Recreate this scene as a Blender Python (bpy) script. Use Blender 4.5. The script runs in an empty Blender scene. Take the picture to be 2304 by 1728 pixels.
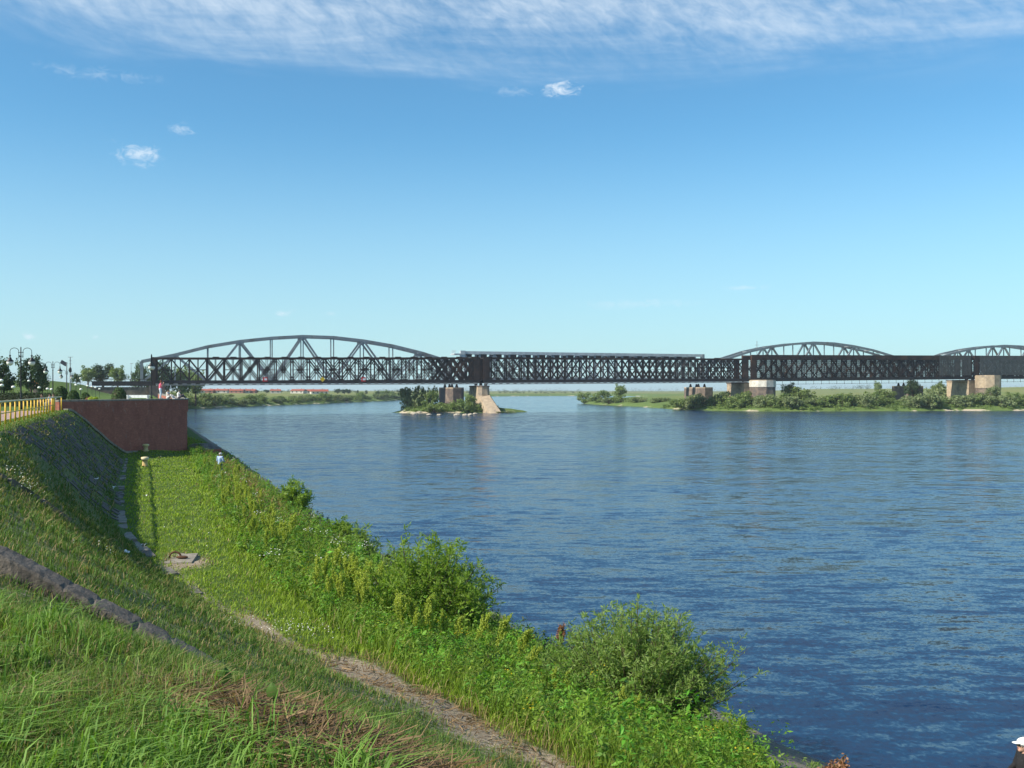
import bpy, math, random
import numpy as np
from mathutils import Vector, Matrix
random.seed(7)
rng = np.random.default_rng(7)
R = math.radians
sc = bpy.context.scene
C = sc.collection

# ------------------------------------------------------------------ camera
cam_d = bpy.data.cameras.new('camera')
cam_d.sensor_width = 36.0
cam_d.lens = 36.0 * 2250 / 2304
cam_d.shift_y = 14 / 2304
cam_d.clip_start = 0.1
cam_d.clip_end = 30000
cam = bpy.data.objects.new('camera', cam_d)
C.objects.link(cam)
cam.location = (0, 0, 0)
cam.rotation_euler = (R(90), 0, 0)
sc.camera = cam
sc.render.resolution_x, sc.render.resolution_y = 1024, 768

# ------------------------------------------------------------------ world, sun, exposure
SUN_EL = R(38.5)
SUN_H = Vector((-0.90, -0.44)).normalized()          # horizontal direction towards the sun
world = bpy.data.worlds.new('World')
sc.world = world
world.use_nodes = True
wt = world.node_tree
wt.nodes.clear()


class NT:
    """small helper to write node graphs as expressions"""
    def __init__(s, tree): s.t = tree
    def n(s, kind, **kw):
        nd = s.t.nodes.new(kind)
        for k, v in kw.items(): setattr(nd, k, v)
        return nd
    def put(s, sock, val):
        if isinstance(val, bpy.types.NodeSocket): s.t.links.new(val, sock)
        else: sock.default_value = val
    def m(s, op, a, b=0.0, c=0.0, clamp=False):
        nd = s.n('ShaderNodeMath', operation=op, use_clamp=clamp)
        for i, x in enumerate((a, b, c)): s.put(nd.inputs[i], x)
        return nd.outputs[0]
    def vm(s, op, a, b=(0, 0, 0)):
        nd = s.n('ShaderNodeVectorMath', operation=op)
        s.put(nd.inputs[0], a); s.put(nd.inputs[1], b)
        return nd.outputs[1] if op in ('LENGTH', 'DOT_PRODUCT', 'DISTANCE') else nd.outputs[0]
    def rng(s, v, a, b, c=0.0, d=1.0, smooth=True):
        nd = s.n('ShaderNodeMapRange', interpolation_type='SMOOTHSTEP' if smooth else 'LINEAR')
        for i, x in enumerate((v, a, b, c, d)): s.put(nd.inputs[i], x)
        return nd.outputs[0]
    def noise(s, vec, scale, detail=4.0, rough=0.55, dist=0.0):
        nd = s.n('ShaderNodeTexNoise')
        s.put(nd.inputs['Vector'], vec)
        for k, v in (('Scale', scale), ('Detail', detail), ('Roughness', rough), ('Distortion', dist)):
            nd.inputs[k].default_value = v
        return nd.outputs['Fac']
    def mix(s, f, a, b, mode='MIX'):
        nd = s.n('ShaderNodeMix', data_type='RGBA', blend_type=mode)
        s.put(nd.inputs[0], f)
        s.put(nd.inputs[6], a if isinstance(a, bpy.types.NodeSocket) else (*a, 1))
        s.put(nd.inputs[7], b if isinstance(b, bpy.types.NodeSocket) else (*b, 1))
        return nd.outputs[2]
    def xyz(s, x, y, z):
        nd = s.n('ShaderNodeCombineXYZ')
        for i, v in enumerate((x, y, z)): s.put(nd.inputs[i], v)
        return nd.outputs[0]
    def sep(s, v):
        nd = s.n('ShaderNodeSeparateXYZ'); s.put(nd.inputs[0], v); return nd.outputs


def sky_dir(px, py):
    az = math.atan((px - 1152) / 2250)
    return az, math.atan((878 - py) / 2250 * math.cos(az))


w = NT(wt)
sky = w.n('ShaderNodeTexSky', sky_type='NISHITA')
sky.sun_disc = False
sky.sun_elevation = SUN_EL
sky.sun_rotation = math.atan2(SUN_H.x, SUN_H.y)
sky.altitude = 0
sky.air_density = 1.0
sky.dust_density = 0.3
sky.ozone_density = 3.0
tcw = w.n('ShaderNodeTexCoord').outputs['Generated']
dx, dy, dz = w.sep(tcw)
AZ = w.m('ARCTAN2', dx, dy)
EL = w.m('ARCSINE', dz)
# high cirrus veil in long bands, with fine ripples, high above the river
tilt = w.m('ADD', EL, w.m('MULTIPLY', AZ, 0.03))
pc = w.xyz(w.m('MULTIPLY', AZ, 2.2), w.m('MULTIPLY', tilt, 13.0), 0.3)
n1 = w.noise(pc, 1.6, 5, 0.6, 0.6)
pf = w.xyz(w.m('ADD', w.m('MULTIPLY', AZ, 26.0), w.m('MULTIPLY', EL, 22.0)), w.m('MULTIPLY', tilt, 30.0), 1.7)
n2 = w.noise(pf, 2.2, 5, 0.6, 0.4)
band = w.rng(w.m('ADD', tilt, w.m('MULTIPLY', w.m('SUBTRACT', n1, 0.5), 0.10)), 0.288, 0.372)
fade_up = w.rng(EL, 0.42, 0.75, 1.0, 0.12)
streak = w.rng(w.m('ADD', w.m('MULTIPLY', n1, 0.62), w.m('MULTIPLY', n2, 0.55)), 0.28, 0.92)
cirrus = w.m('MULTIPLY', w.m('MULTIPLY', band, streak), w.m('MULTIPLY', fade_up, 0.72))
veil = w.m('MULTIPLY', w.rng(w.noise(pc, 0.9, 4, 0.6, 0.3), 0.5, 0.75), w.m('MULTIPLY', w.rng(tilt, 0.27, 0.31), 0.12))
cirrus = w.m('MAXIMUM', cirrus, veil)
# a handful of small fair-weather scraps
nd1 = w.noise(w.xyz(w.m('MULTIPLY', AZ, 70.0), w.m('MULTIPLY', EL, 120.0), 0.0), 1.0, 7, 0.66, 0.9)
puffs = None
for (px, py, rx, ry, op) in ((1258, 200, 62, 26, 0.85), (312, 346, 66, 28, 0.8), (408, 290, 40, 15, 0.5), (640, 705, 30, 13, 0.7),
                             (66, 756, 22, 11, 0.6), (1420, 684, 175, 16, 0.28), (1672, 648, 70, 9, 0.4), (215, 757, 12, 8, 0.35),
                             (230, 168, 170, 18, 0.22), (1160, 205, 90, 16, 0.2), (745, 705, 14, 7, .3)):
    a, e = sky_dir(px, py)
    q = w.m('SQRT', w.m('ADD', w.m('POWER', w.m('MULTIPLY', w.m('SUBTRACT', AZ, a), 2250 / rx), 2.0),
                        w.m('POWER', w.m('MULTIPLY', w.m('SUBTRACT', EL, e), 2250 / ry), 2.0)))
    k = w.rng(w.m('SUBTRACT', w.m('MULTIPLY', nd1, 2.3), w.m('MULTIPLY', q, 0.85)), 0.45, 1.45, 0.0, op)
    puffs = k if puffs is None else w.m('MAXIMUM', puffs, k)
cloud = w.m('MAXIMUM', cirrus, puffs)
tint = w.mix(1.0, sky.outputs[0], (0.56, 0.95, 1.035), 'MULTIPLY')
tint = w.mix(w.rng(w.m('ABSOLUTE', EL), 0.0, 0.27, 0.62, 0.0), tint, (3.7, 5.0, 5.6))     # pale summer haze towards the horizon
col = w.mix(cloud, tint, (5.4, 6.1, 6.7))
bg = w.n('ShaderNodeBackground')
w.put(bg.inputs['Color'], col)
bg.inputs['Strength'].default_value = 0.106
wo = w.n('ShaderNodeOutputWorld')
wt.links.new(bg.outputs[0], wo.inputs[0])

sun_d = bpy.data.lights.new('sun', 'SUN')
sun_d.energy = 5.0
sun_d.angle = R(0.53)
sun_d.color = (1.0, 0.93, 0.80)
sun = bpy.data.objects.new('sun', sun_d)
C.objects.link(sun)
S = Vector((SUN_H.x * math.cos(SUN_EL), SUN_H.y * math.cos(SUN_EL), math.sin(SUN_EL)))
sun.rotation_euler = S.to_track_quat('Z', 'Y').to_euler()
sun.location = S * 200

vs = sc.view_settings
vs.view_transform = 'Standard'
vs.look = 'None'
vs.exposure = 0.58
vs.gamma = 1.0
vs.use_curve_mapping = False
sc.render.engine = 'CYCLES'
sc.cycles.max_bounces = 6
sc.cycles.transparent_max_bounces = 8

# ------------------------------------------------------------------ coordinates
WATER = -8.5
CU, SU = 0.9384, 0.3454                      # bank runs along u = (-SU, CU); v points to the river


def uv2xy(u, v): return (-SU * u + CU * v, CU * u + SU * v)
def xy2uv(x, y): return (-SU * x + CU * y, CU * x + SU * y)
def at(px, py, d): return Vector(((px - 1152) / 2250 * d, d, (878 - py) / 2250 * d))


def sm(x, a, b):
    t = np.clip((x - a) / (b - a), 0, 1)
    return t * t * (3 - 2 * t)


BU = [-30, 0, 4, 6.3, 8.5, 12, 20, 30, 40, 46, 60, 420]
BV = [3.5, 2.0, 1.0, 0.0, -1.5, -3.2, -4.0, -4.8, -5.4, -5.6, -5.7, -5.7]
TU = [-30, 0, 8, 13.9, 17.1, 21.4, 22.8, 28, 36.7, 44, 59, 90, 420]
TV = [11, 8.6, 7.2, 5.8, 5.0, 3.5, 2.9, 1.6, 0.1, -0.8, -1.2, -1.4, -1.4]
EU = [-30, 0, 8, 12, 20, 26, 45, 60, 100, 420]
EV = [13, 10.2, 8.4, 7.3, 5.8, 4.8, 4.3, 4.4, 4.8, 6]
WU = [-30, 0, 14, 18, 21, 32, 57, 100, 137, 245, 340, 380, 420]
WV = [17.5, 16.2, 15.4, 14.8, 14.4, 12.6, 11.1, 10.8, 10.9, 9.6, 10.0, 11.2, 13.0]
WALL_A = Vector((-36.0, 80.0)); WALL_B = Vector((-31.5, 97.0))
_ua, _va = xy2uv(*WALL_A); _ub, _vb = xy2uv(*WALL_B)


def wob(x, y, s, seed=0.0):
    return (np.sin(x * 1.7 / s + y * .9 / s + seed) + np.sin(x * -1.1 / s + y * 2.3 / s + 1.3 + seed) +
            np.sin(x * 3.1 / s - y * 2.7 / s + 2.1 * seed) * .6 + np.sin(x * 5.3 / s + y * 4.1 / s + seed) * .35) / 2.95


def bank_z(u, v):
    u = np.asarray(u, float); v = np.asarray(v, float)
    B = np.interp(u, BU, BV); T = np.interp(u, TU, TV); E = np.interp(u, EU, EV); Wl = np.interp(u, WU, WV)
    E = E + 0.5 * wob(u, v * 0, 3.0)
    Wl = Wl + 0.35 * wob(u, v * 0, 2.0, 2.0)
    s = np.clip((v - B) / (T - B), 0, 1)
    z = -1.63 - 4.07 * (0.55 * s + 0.45 * s * s * (3 - 2 * s))
    z = z - 0.30 * np.clip((v - T) / (E - T), 0, 1)
    q = np.clip((v - E) / (Wl - E), 0, 1.6)
    z = z + (WATER + 6.0) * np.where(q < 1, 0.75 * q + 0.25 * q * q, 1 + 1.25 * (q - 1))
    z = z + np.where(v > B - 1.5, 0.07 * wob(u, v, 1.6) + 0.04 * wob(u, v, .6, 1.0), 0) * sm(v, -6.2, -5.4)
    # terrace behind the brick wall
    vw = np.where(u < _ub, _va + (_vb - _va) * (u - _ua) / (_ub - _ua), _vb)
    z = np.where((u > _ua) & (v < vw - 0.75) & (v > B - .2), -1.70, z)
    z = z + .36 * np.exp(-((u - 96.5) / 5.5) ** 2 - ((v - .3) / 3.0) ** 2)
    # road embankment leading to the bridge
    z = z + 4.5 * sm(u, 285, 325) * sm(-v, 8.0, 27.0)
    return z


# ------------------------------------------------------------------ material helpers
MATS = {}


def new_mat(name):
    m = bpy.data.materials.new(name); m.use_nodes = True
    m.node_tree.nodes.clear()
    t = NT(m.node_tree)
    out = t.n('ShaderNodeOutputMaterial')
    MATS[name] = m
    return m, t, out


def pmat(name, c1, c2=None, scale=1.0, rough=0.75, metal=0.0, bump=0.0, bscale=None, lo=0.35, hi=0.65, c3=None, s3=.2, dist=.05, spec=0.3):
    m, t, out = new_mat(name)
    p = t.n('ShaderNodeBsdfPrincipled')
    pos = t.n('ShaderNodeNewGeometry').outputs['Position']
    if c2:
        f = t.rng(t.noise(pos, scale, 6, .62), lo, hi)
        c = t.mix(f, c1, c2)
        if c3: c = t.mix(t.rng(t.noise(pos, s3, 5, .6, .4), .52, .68), c, c3)
        t.put(p.inputs['Base Color'], c)
    else:
        p.inputs['Base Color'].default_value = (*c1, 1)
    p.inputs['Roughness'].default_value = rough
    p.inputs['Metallic'].default_value = metal
    p.inputs['Specular IOR Level'].default_value = spec
    if bump:
        b = t.n('ShaderNodeBump'); b.inputs['Strength'].default_value = bump; b.inputs['Distance'].default_value = dist
        t.put(b.inputs['Height'], t.noise(pos, bscale or scale * 3, 6, .65))
        t.put(p.inputs['Normal'], b.outputs[0])
    t.put(out.inputs[0], p.outputs[0])
    return m


def leaf_mat(name, c1, c2, trans=0.35, attr=None, rough=0.55):
    m, t, out = new_mat(name)
    p = t.n('ShaderNodeBsdfPrincipled')
    if attr:
        a = t.n('ShaderNodeAttribute'); a.attribute_name = attr
        c = a.outputs['Color']
    else:
        g = t.n('ShaderNodeNewGeometry')
        r = g.outputs['Random Per Island']
        big = t.noise(g.outputs['Position'], 0.35, 3, .5)
        f = t.m('ADD', t.m('MULTIPLY', r, .55), t.m('MULTIPLY', t.rng(big, .3, .7), .45))
        c = t.mix(f, c1, c2)
    t.put(p.inputs['Base Color'], c)
    p.inputs['Roughness'].default_value = rough
    p.inputs['Specular IOR Level'].default_value = 0.25
    tr = t.n('ShaderNodeBsdfTranslucent')
    t.put(tr.inputs['Color'], t.mix(1.0, c, (1.15, 1.2, .55), 'MULTIPLY'))
    ms = t.n('ShaderNodeMixShader'); ms.inputs[0].default_value = trans
    t.put(ms.inputs[1], p.outputs[0]); t.put(ms.inputs[2], tr.outputs[0])
    t.put(out.inputs[0], ms.outputs[0])
    return m


M = {}
M['iron'] = pmat('bridge_iron', (.016, .013, .013), (.034, .021, .017), .5, .6, 0.2, c3=(.075, .04, .028), s3=.12)
M['iron_band'] = pmat('bridge_iron_band', (.025, .017, .015), (.055, .030, .022), .35, .65, 0.1, c3=(.085, .045, .03), s3=.1)
M['deckside'] = pmat('deck_side', (.02, .018, .02), (.035, .028, .028), .4, .7)
M['walk'] = pmat('service_walkway', (.26, .26, .25), (.16, .16, .16), .5, .7)
M['steel'] = pmat('painted_steel', (.20, .225, .245), (.26, .28, .29), .4, .55, 0.1, c3=(.16, .15, .14), s3=.15)
M['steel_pale'] = pmat('pale_steel', (.42, .44, .45), (.55, .56, .56), .5, .5, 0.1)
M['net'] = pmat('netting', (.09, .10, .10), (.13, .14, .14), .6, .85)
M['stone_tan'] = pmat('pier_sandstone', (.42, .33, .23), (.31, .24, .17), .7, .85, bump=.5, bscale=1.2, c3=(.20, .17, .14), s3=.25, dist=.15)
M['stone_dark'] = pmat('pier_masonry', (.17, .125, .10), (.10, .085, .075), .9, .9, bump=.6, bscale=1.4, c3=(.22, .17, .13), s3=.3, dist=.15)
M['stone_white'] = pmat('pier_limewash', (.62, .59, .52), (.45, .42, .36), .6, .85, bump=.3)
M['concrete'] = pmat('old_concrete', (.185, .165, .145), (.105, .095, .082), 2.6, .9, bump=.9, bscale=9, c3=(.06, .065, .04), s3=.9, dist=.03)
M['concrete_pale'] = pmat('pale_concrete', (.30, .265, .215), (.19, .168, .138), 3.0, .9, bump=.5, bscale=12, c3=(.15, .15, .10), s3=1.1, dist=.02)
M['cheek'] = pmat('weathered_cheek_concrete', (.15, .128, .108), (.08, .07, .06), 3.2, .95, bump=1.0, bscale=7, c3=(.05, .055, .032), s3=1.2, dist=.04)
M['boulder'] = pmat('boulder_stone', (.46, .40, .31), (.32, .28, .21), 1.5, .9, bump=.5, bscale=3)
M['yellow'] = pmat('yellow_paint', (.78, .50, .03), (.66, .40, .03), 3, .45, spec=.4)
M['railtop'] = pmat('worn_rail', (.62, .55, .36), (.70, .56, .20), 2, .5)
M['paving'] = pmat('promenade_paving', (.37, .23, .19), (.30, .20, .17), 3, .9, c3=(.34, .31, .28), s3=.6)
M['black'] = pmat('black_iron', (.012, .014, .016), (.02, .02, .02), 4, .45)
M['globe'] = pmat('lamp_globe', (.82, .80, .74), None, rough=.25)
M['white'] = pmat('white_paint', (.80, .80, .78), (.72, .72, .70), 4, .5)
M['orange'] = pmat('orange_box', (.62, .22, .03), (.5, .17, .03), 2, .6)
M['terracotta'] = pmat('terracotta', (.42, .16, .08), (.34, .13, .07), 6, .8)
M['rust'] = pmat('rusty_iron', (.07, .035, .02), (.12, .06, .03), 8, .75, .3)
M['bollard'] = pmat('bollard_paint', (.58, .46, .22), (.50, .36, .15), 5, .7, c3=(.40, .22, .08), s3=2.5)
M['bark'] = pmat('bark', (.10, .075, .05), (.06, .045, .035), 5, .95, bump=.6)
M['roof_red'] = pmat('red_roof_tiles', (.36, .09, .05), (.27, .07, .045), .6, .8)
M['house_wall'] = pmat('house_render', (.60, .55, .47), (.50, .46, .40), .5, .9)
M['house_pink'] = pmat('house_brick', (.40, .20, .15), (.32, .16, .12), .5, .9)
M['glass'] = pmat('window_glass', (.03, .04, .05), None, rough=.1, spec=.6)
M['sign_red'] = pmat('sign_red', (.55, .03, .04), None, rough=.5)
M['sign_yel'] = pmat('sign_yellow', (.75, .48, .02), None, rough=.5)
M['sign_dark'] = pmat('signboard', (.02, .025, .04), None, rough=.5)
M['skin'] = pmat('skin', (.52, .31, .22), (.47, .27, .19), 9, .55)
M['leaf_far'] = leaf_mat('far_bush_leaves', (.115, .175, .046), (.215, .275, .095), .38)
M['leaf_willow'] = leaf_mat('grey_willow_leaves', (.13, .18, .075), (.25, .29, .135), .35)
M['leaf_scrub'] = leaf_mat('shore_scrub_leaves', (.10, .17, .035), (.19, .25, .07), .35)
M['leaf_tree'] = leaf_mat('broadleaf_leaves', (.040, .085, .022), (.085, .135, .035), .3)
M['leaf_dark'] = leaf_mat('dark_tree_leaves', (.028, .060, .024), (.055, .095, .034), .25)
M['leaf_hedge'] = leaf_mat('hedge_leaves', (.028, .052, .020), (.050, .080, .028), .2)
M['leaf_topiary'] = leaf_mat('topiary_leaves', (.040, .085, .022), (.075, .125, .030), .25)
M['leaf_near'] = leaf_mat('near_willow_leaves', (.15, .25, .05), (.30, .40, .12), .5)
M['leaf_near2'] = leaf_mat('near_bush_leaves', (.15, .26, .03), (.28, .39, .07), .5)
M['weed'] = leaf_mat('weed_leaves', None, None, .4, attr='col')
M['grass'] = leaf_mat('grass_blades', None, None, .35, attr='col', rough=.6)
M['dockspike'] = leaf_mat('dock_seed', (.30, .38, .05), (.47, .53, .10), .45)
M['dockleaf'] = leaf_mat('dock_leaf', (.075, .15, .03), (.12, .20, .045), .4)
M['sorrel'] = leaf_mat('sorrel_seed', (.28, .13, .07), (.36, .20, .11), .3)
M['forest'] = leaf_mat('distant_forest', (.035, .060, .028), (.065, .09, .04), .15)


def ground_mat():
    m, t, out = new_mat('bank_ground')
    p = t.n('ShaderNodeBsdfPrincipled')
    pos = t.n('ShaderNodeNewGeometry').outputs['Position']
    a = t.n('ShaderNodeAttribute'); a.attribute_name = 'soil'
    b = t.n('ShaderNodeAttribute'); b.attribute_name = 'paved'
    f1 = t.noise(pos, 2.3, 7, .65)
    f2 = t.noise(pos, 9.0, 6, .7)
    green = t.mix(t.rng(f1, .3, .7), (.055, .105, .018), (.095, .145, .026))
    green = t.mix(t.m('MULTIPLY', t.rng(f2, .45, .75), .5), green, (.10, .085, .045))
    soil = t.mix(t.rng(f2, .35, .65), (.24, .19, .13), (.40, .33, .24))
    soil = t.mix(t.rng(t.noise(pos, 24, 4, .7), .5, .7), soil, (.15, .11, .075))
    conc = t.mix(t.rng(f2, .35, .7), (.17, .15, .125), (.25, .225, .185))
    conc = t.mix(t.rng(f1, .5, .75), conc, (.075, .085, .04))
    c = t.mix(t.rng(t.m('ADD', a.outputs['Fac'], t.m('MULTIPLY', t.m('SUBTRACT', f2, .5), .9)), .35, .65), green, soil)
    c = t.mix(t.rng(t.m('ADD', b.outputs['Fac'], t.m('MULTIPLY', t.m('SUBTRACT', f1, .5), .7)), .38, .62), c, conc)
    t.put(p.inputs['Base Color'], c)
    p.inputs['Roughness'].default_value = .95
    p.inputs['Specular IOR Level'].default_value = .15
    bp = t.n('ShaderNodeBump'); bp.inputs['Strength'].default_value = .8; bp.inputs['Distance'].default_value = .05
    t.put(bp.inputs['Height'], t.noise(pos, 14, 6, .7)); t.put(p.inputs['Normal'], bp.outputs[0])
    t.put(out.inputs[0], p.outputs[0])
    return m


def meadow_mat():
    m, t, out = new_mat('meadow_ground')
    p = t.n('ShaderNodeBsdfPrincipled')
    pos = t.n('ShaderNodeNewGeometry').outputs['Position']
    a = t.n('ShaderNodeAttribute'); a.attribute_name = 'lush'
    f1 = t.noise(t.vm('MULTIPLY', pos, (1, .35, 1)), .02, 6, .6)
    f2 = t.noise(pos, .35, 6, .65)
    dry = t.mix(t.rng(f1, .35, .65), (.20, .205, .075), (.15, .185, .055))
    lush = t.mix(t.rng(f2, .3, .7), (.085, .14, .035), (.14, .185, .055))
    c = t.mix(a.outputs['Fac'], dry, lush)
    c = t.mix(t.m('MULTIPLY', t.rng(f2, .52, .75), .35), c, (.06, .085, .028))
    z = t.sep(pos)[2]
    sand = t.m('MULTIPLY', t.rng(z, WATER + .75, WATER + .35), t.rng(t.noise(pos, .07, 4, .6), .54, .60))
    c = t.mix(sand, c, (.50, .42, .30))
    t.put(p.inputs['Base Color'], c)
    p.inputs['Roughness'].default_value = .95
    p.inputs['Specular IOR Level'].default_value = .1
    bp = t.n('ShaderNodeBump'); bp.inputs['Strength'].default_value = .5; bp.inputs['Distance'].default_value = .4
    t.put(bp.inputs['Height'], t.noise(pos, .8, 6, .7)); t.put(p.inputs['Normal'], bp.outputs[0])
    t.put(out.inputs[0], p.outputs[0])
    return m


def water_mat():
    m, t, out = new_mat('river_water')
    p = t.n('ShaderNodeBsdfPrincipled')
    pos = t.n('ShaderNodeNewGeometry').outputs['Position']
    # silty river water body
    p.inputs['Base Color'].default_value = (.006, .024, .064, 1)
    p.inputs['Roughness'].default_value = .12
    p.inputs['IOR'].default_value = 1.33
    p.inputs['Specular IOR Level'].default_value = .29
    # wind roughness comes in patches and lanes along the current
    rot = t.n('ShaderNodeMapping'); rot.inputs['Rotation'].default_value = (0, 0, R(12))
    rot.inputs['Scale'].default_value = (.35, 1.0, 1.0)
    t.put(rot.inputs['Vector'], pos)
    lanes = t.noise(rot.outputs[0], .018, 5, .6, .8)
    gust = t.rng(lanes, .36, .64, .62, 1.05)
    wv = t.n('ShaderNodeMapping'); wv.inputs['Rotation'].default_value = (0, 0, R(-24)); wv.inputs['Scale'].default_value = (.42, 1.25, 1.0)
    t.put(wv.inputs['Vector'], pos)
    def slope(vec, scale, detail, amp):
        nd = t.n('ShaderNodeTexNoise'); t.put(nd.inputs['Vector'], vec)
        nd.inputs['Scale'].default_value = scale; nd.inputs['Detail'].default_value = detail; nd.inputs['Roughness'].default_value = .6; nd.inputs['Distortion'].default_value = .6
        return t.vm('MULTIPLY', t.vm('SUBTRACT', nd.outputs['Color'], (.5, .5, .5)), (amp, amp, 0))
    # a rougher wind lane crosses the river below the bridge
    sp = t.vm('DOT_PRODUCT', t.vm('SUBTRACT', pos, (-125.9, 351.0, 0)), (.3262, -.9453, 0))
    sp = t.m('ADD', sp, t.m('MULTIPLY', t.m('SUBTRACT', t.noise(rot.outputs[0], .03, 4, .6, .5), .5), 90.0))
    lane = t.m('MULTIPLY', t.rng(sp, 0.0, 26.0), t.rng(sp, 215.0, 120.0))
    gust = t.m('ADD', t.m('MULTIPLY', gust, .9), t.m('MULTIPLY', lane, 1.3))
    sl = t.vm('ADD', t.vm('ADD', slope(wv.outputs[0], .36, 3, .50), slope(wv.outputs[0], 1.35, 3, .62)), slope(pos, 6.0, 2, .46))
    sc_ = t.n('ShaderNodeVectorMath', operation='SCALE'); t.put(sc_.inputs[0], sl); t.put(sc_.inputs['Scale'], gust)
    nrm = t.vm('NORMALIZE', t.vm('ADD', sc_.outputs[0], (0, 0, 1)))
    t.put(p.inputs['Normal'], nrm)
    t.put(out.inputs[0], p.outputs[0])
    return m


def brick_mat():
    m, t, out = new_mat('dark_red_brick')
    p = t.n('ShaderNodeBsdfPrincipled')
    co = t.n('ShaderNodeTexCoord').outputs['Object']
    x, y, z = t.sep(co)
    v = t.xyz(t.m('ADD', x, y), z, 0.0)
    br = t.n('ShaderNodeTexBrick')
    t.put(br.inputs['Vector'], v)
    br.inputs['Color1'].default_value = (.43, .125, .075, 1); br.inputs['Color2'].default_value = (.31, .085, .052, 1)
    br.inputs['Mortar'].default_value = (.24, .12, .085, 1)
    br.inputs['Scale'].default_value = 1.0; br.inputs['Brick Width'].default_value = .26; br.inputs['Row Height'].default_value = .078
    br.inputs['Mortar Size'].default_value = .010
    c = br.outputs['Color']
    stain = t.noise(t.vm('MULTIPLY', v, (1.0, .55, 1)), .9, 7, .7, .5)
    c = t.mix(t.m('MULTIPLY', t.rng(stain, .44, .70), .7), c, (.20, .062, .040))
    blot = t.noise(v, 2.6, 5, .7, .3)
    c = t.mix(t.m('MULTIPLY', t.rng(blot, .55, .68), .5), c, (.55, .20, .12))
    lime = t.noise(t.vm('MULTIPLY', v, (1.0, .5, 1)), 1.1, 6, .75, .8)
    c = t.mix(t.m('MULTIPLY', t.rng(lime, .60, .70), .6), c, (.44, .28, .22))
    pale = t.noise(t.vm('MULTIPLY', v, (.8, .35, 1)), 1.7, 6, .7, .6)
    c = t.mix(t.m('MULTIPLY', t.rng(pale, .60, .72), .55), c, (.24, .19, .17))
    t.put(p.inputs['Base Color'], c)
    p.inputs['Roughness'].default_value = .9
    bp = t.n('ShaderNodeBump'); bp.inputs['Strength'].default_value = .6; bp.inputs['Distance'].default_value = .01
    t.put(bp.inputs['Height'], br.outputs['Fac']); bp.invert = True
    t.put(p.inputs['Normal'], bp.outputs[0])
    t.put(out.inputs[0], p.outputs[0])
    return m


M['ground'] = ground_mat(); M['meadow'] = meadow_mat(); M['water'] = water_mat(); M['brick'] = brick_mat()


# ------------------------------------------------------------------ mesh helpers
def tag(o, label=None, cat=None, group=None, kind=None):
    if label: o['label'] = label
    if cat: o['category'] = cat
    if group: o['group'] = group
    if kind: o['kind'] = kind
    return o


def thing(name, label, cat, loc=(0, 0, 0), group=None, rotz=0.0, scale=None):
    o = bpy.data.objects.new(name, None)
    C.objects.link(o)
    o.location = loc; o.rotation_euler = (0, 0, rotz); o.empty_display_size = .3
    if scale: o.scale = scale
    return tag(o, label, cat, group)


def link(name, me, parent=None, world=True):
    o = bpy.data.objects.new(name, me)
    C.objects.link(o)
    if parent is not None:
        o.parent = parent
        if world and parent.parent is None:
            o.matrix_parent_inverse = Matrix.Translation(-Vector(parent.location))
    return o


def copy_tree(o, parent=None):
    c = o.copy(); C.objects.link(c); c.parent = parent
    for ch in list(o.children): copy_tree(ch, c)
    return c


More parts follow.
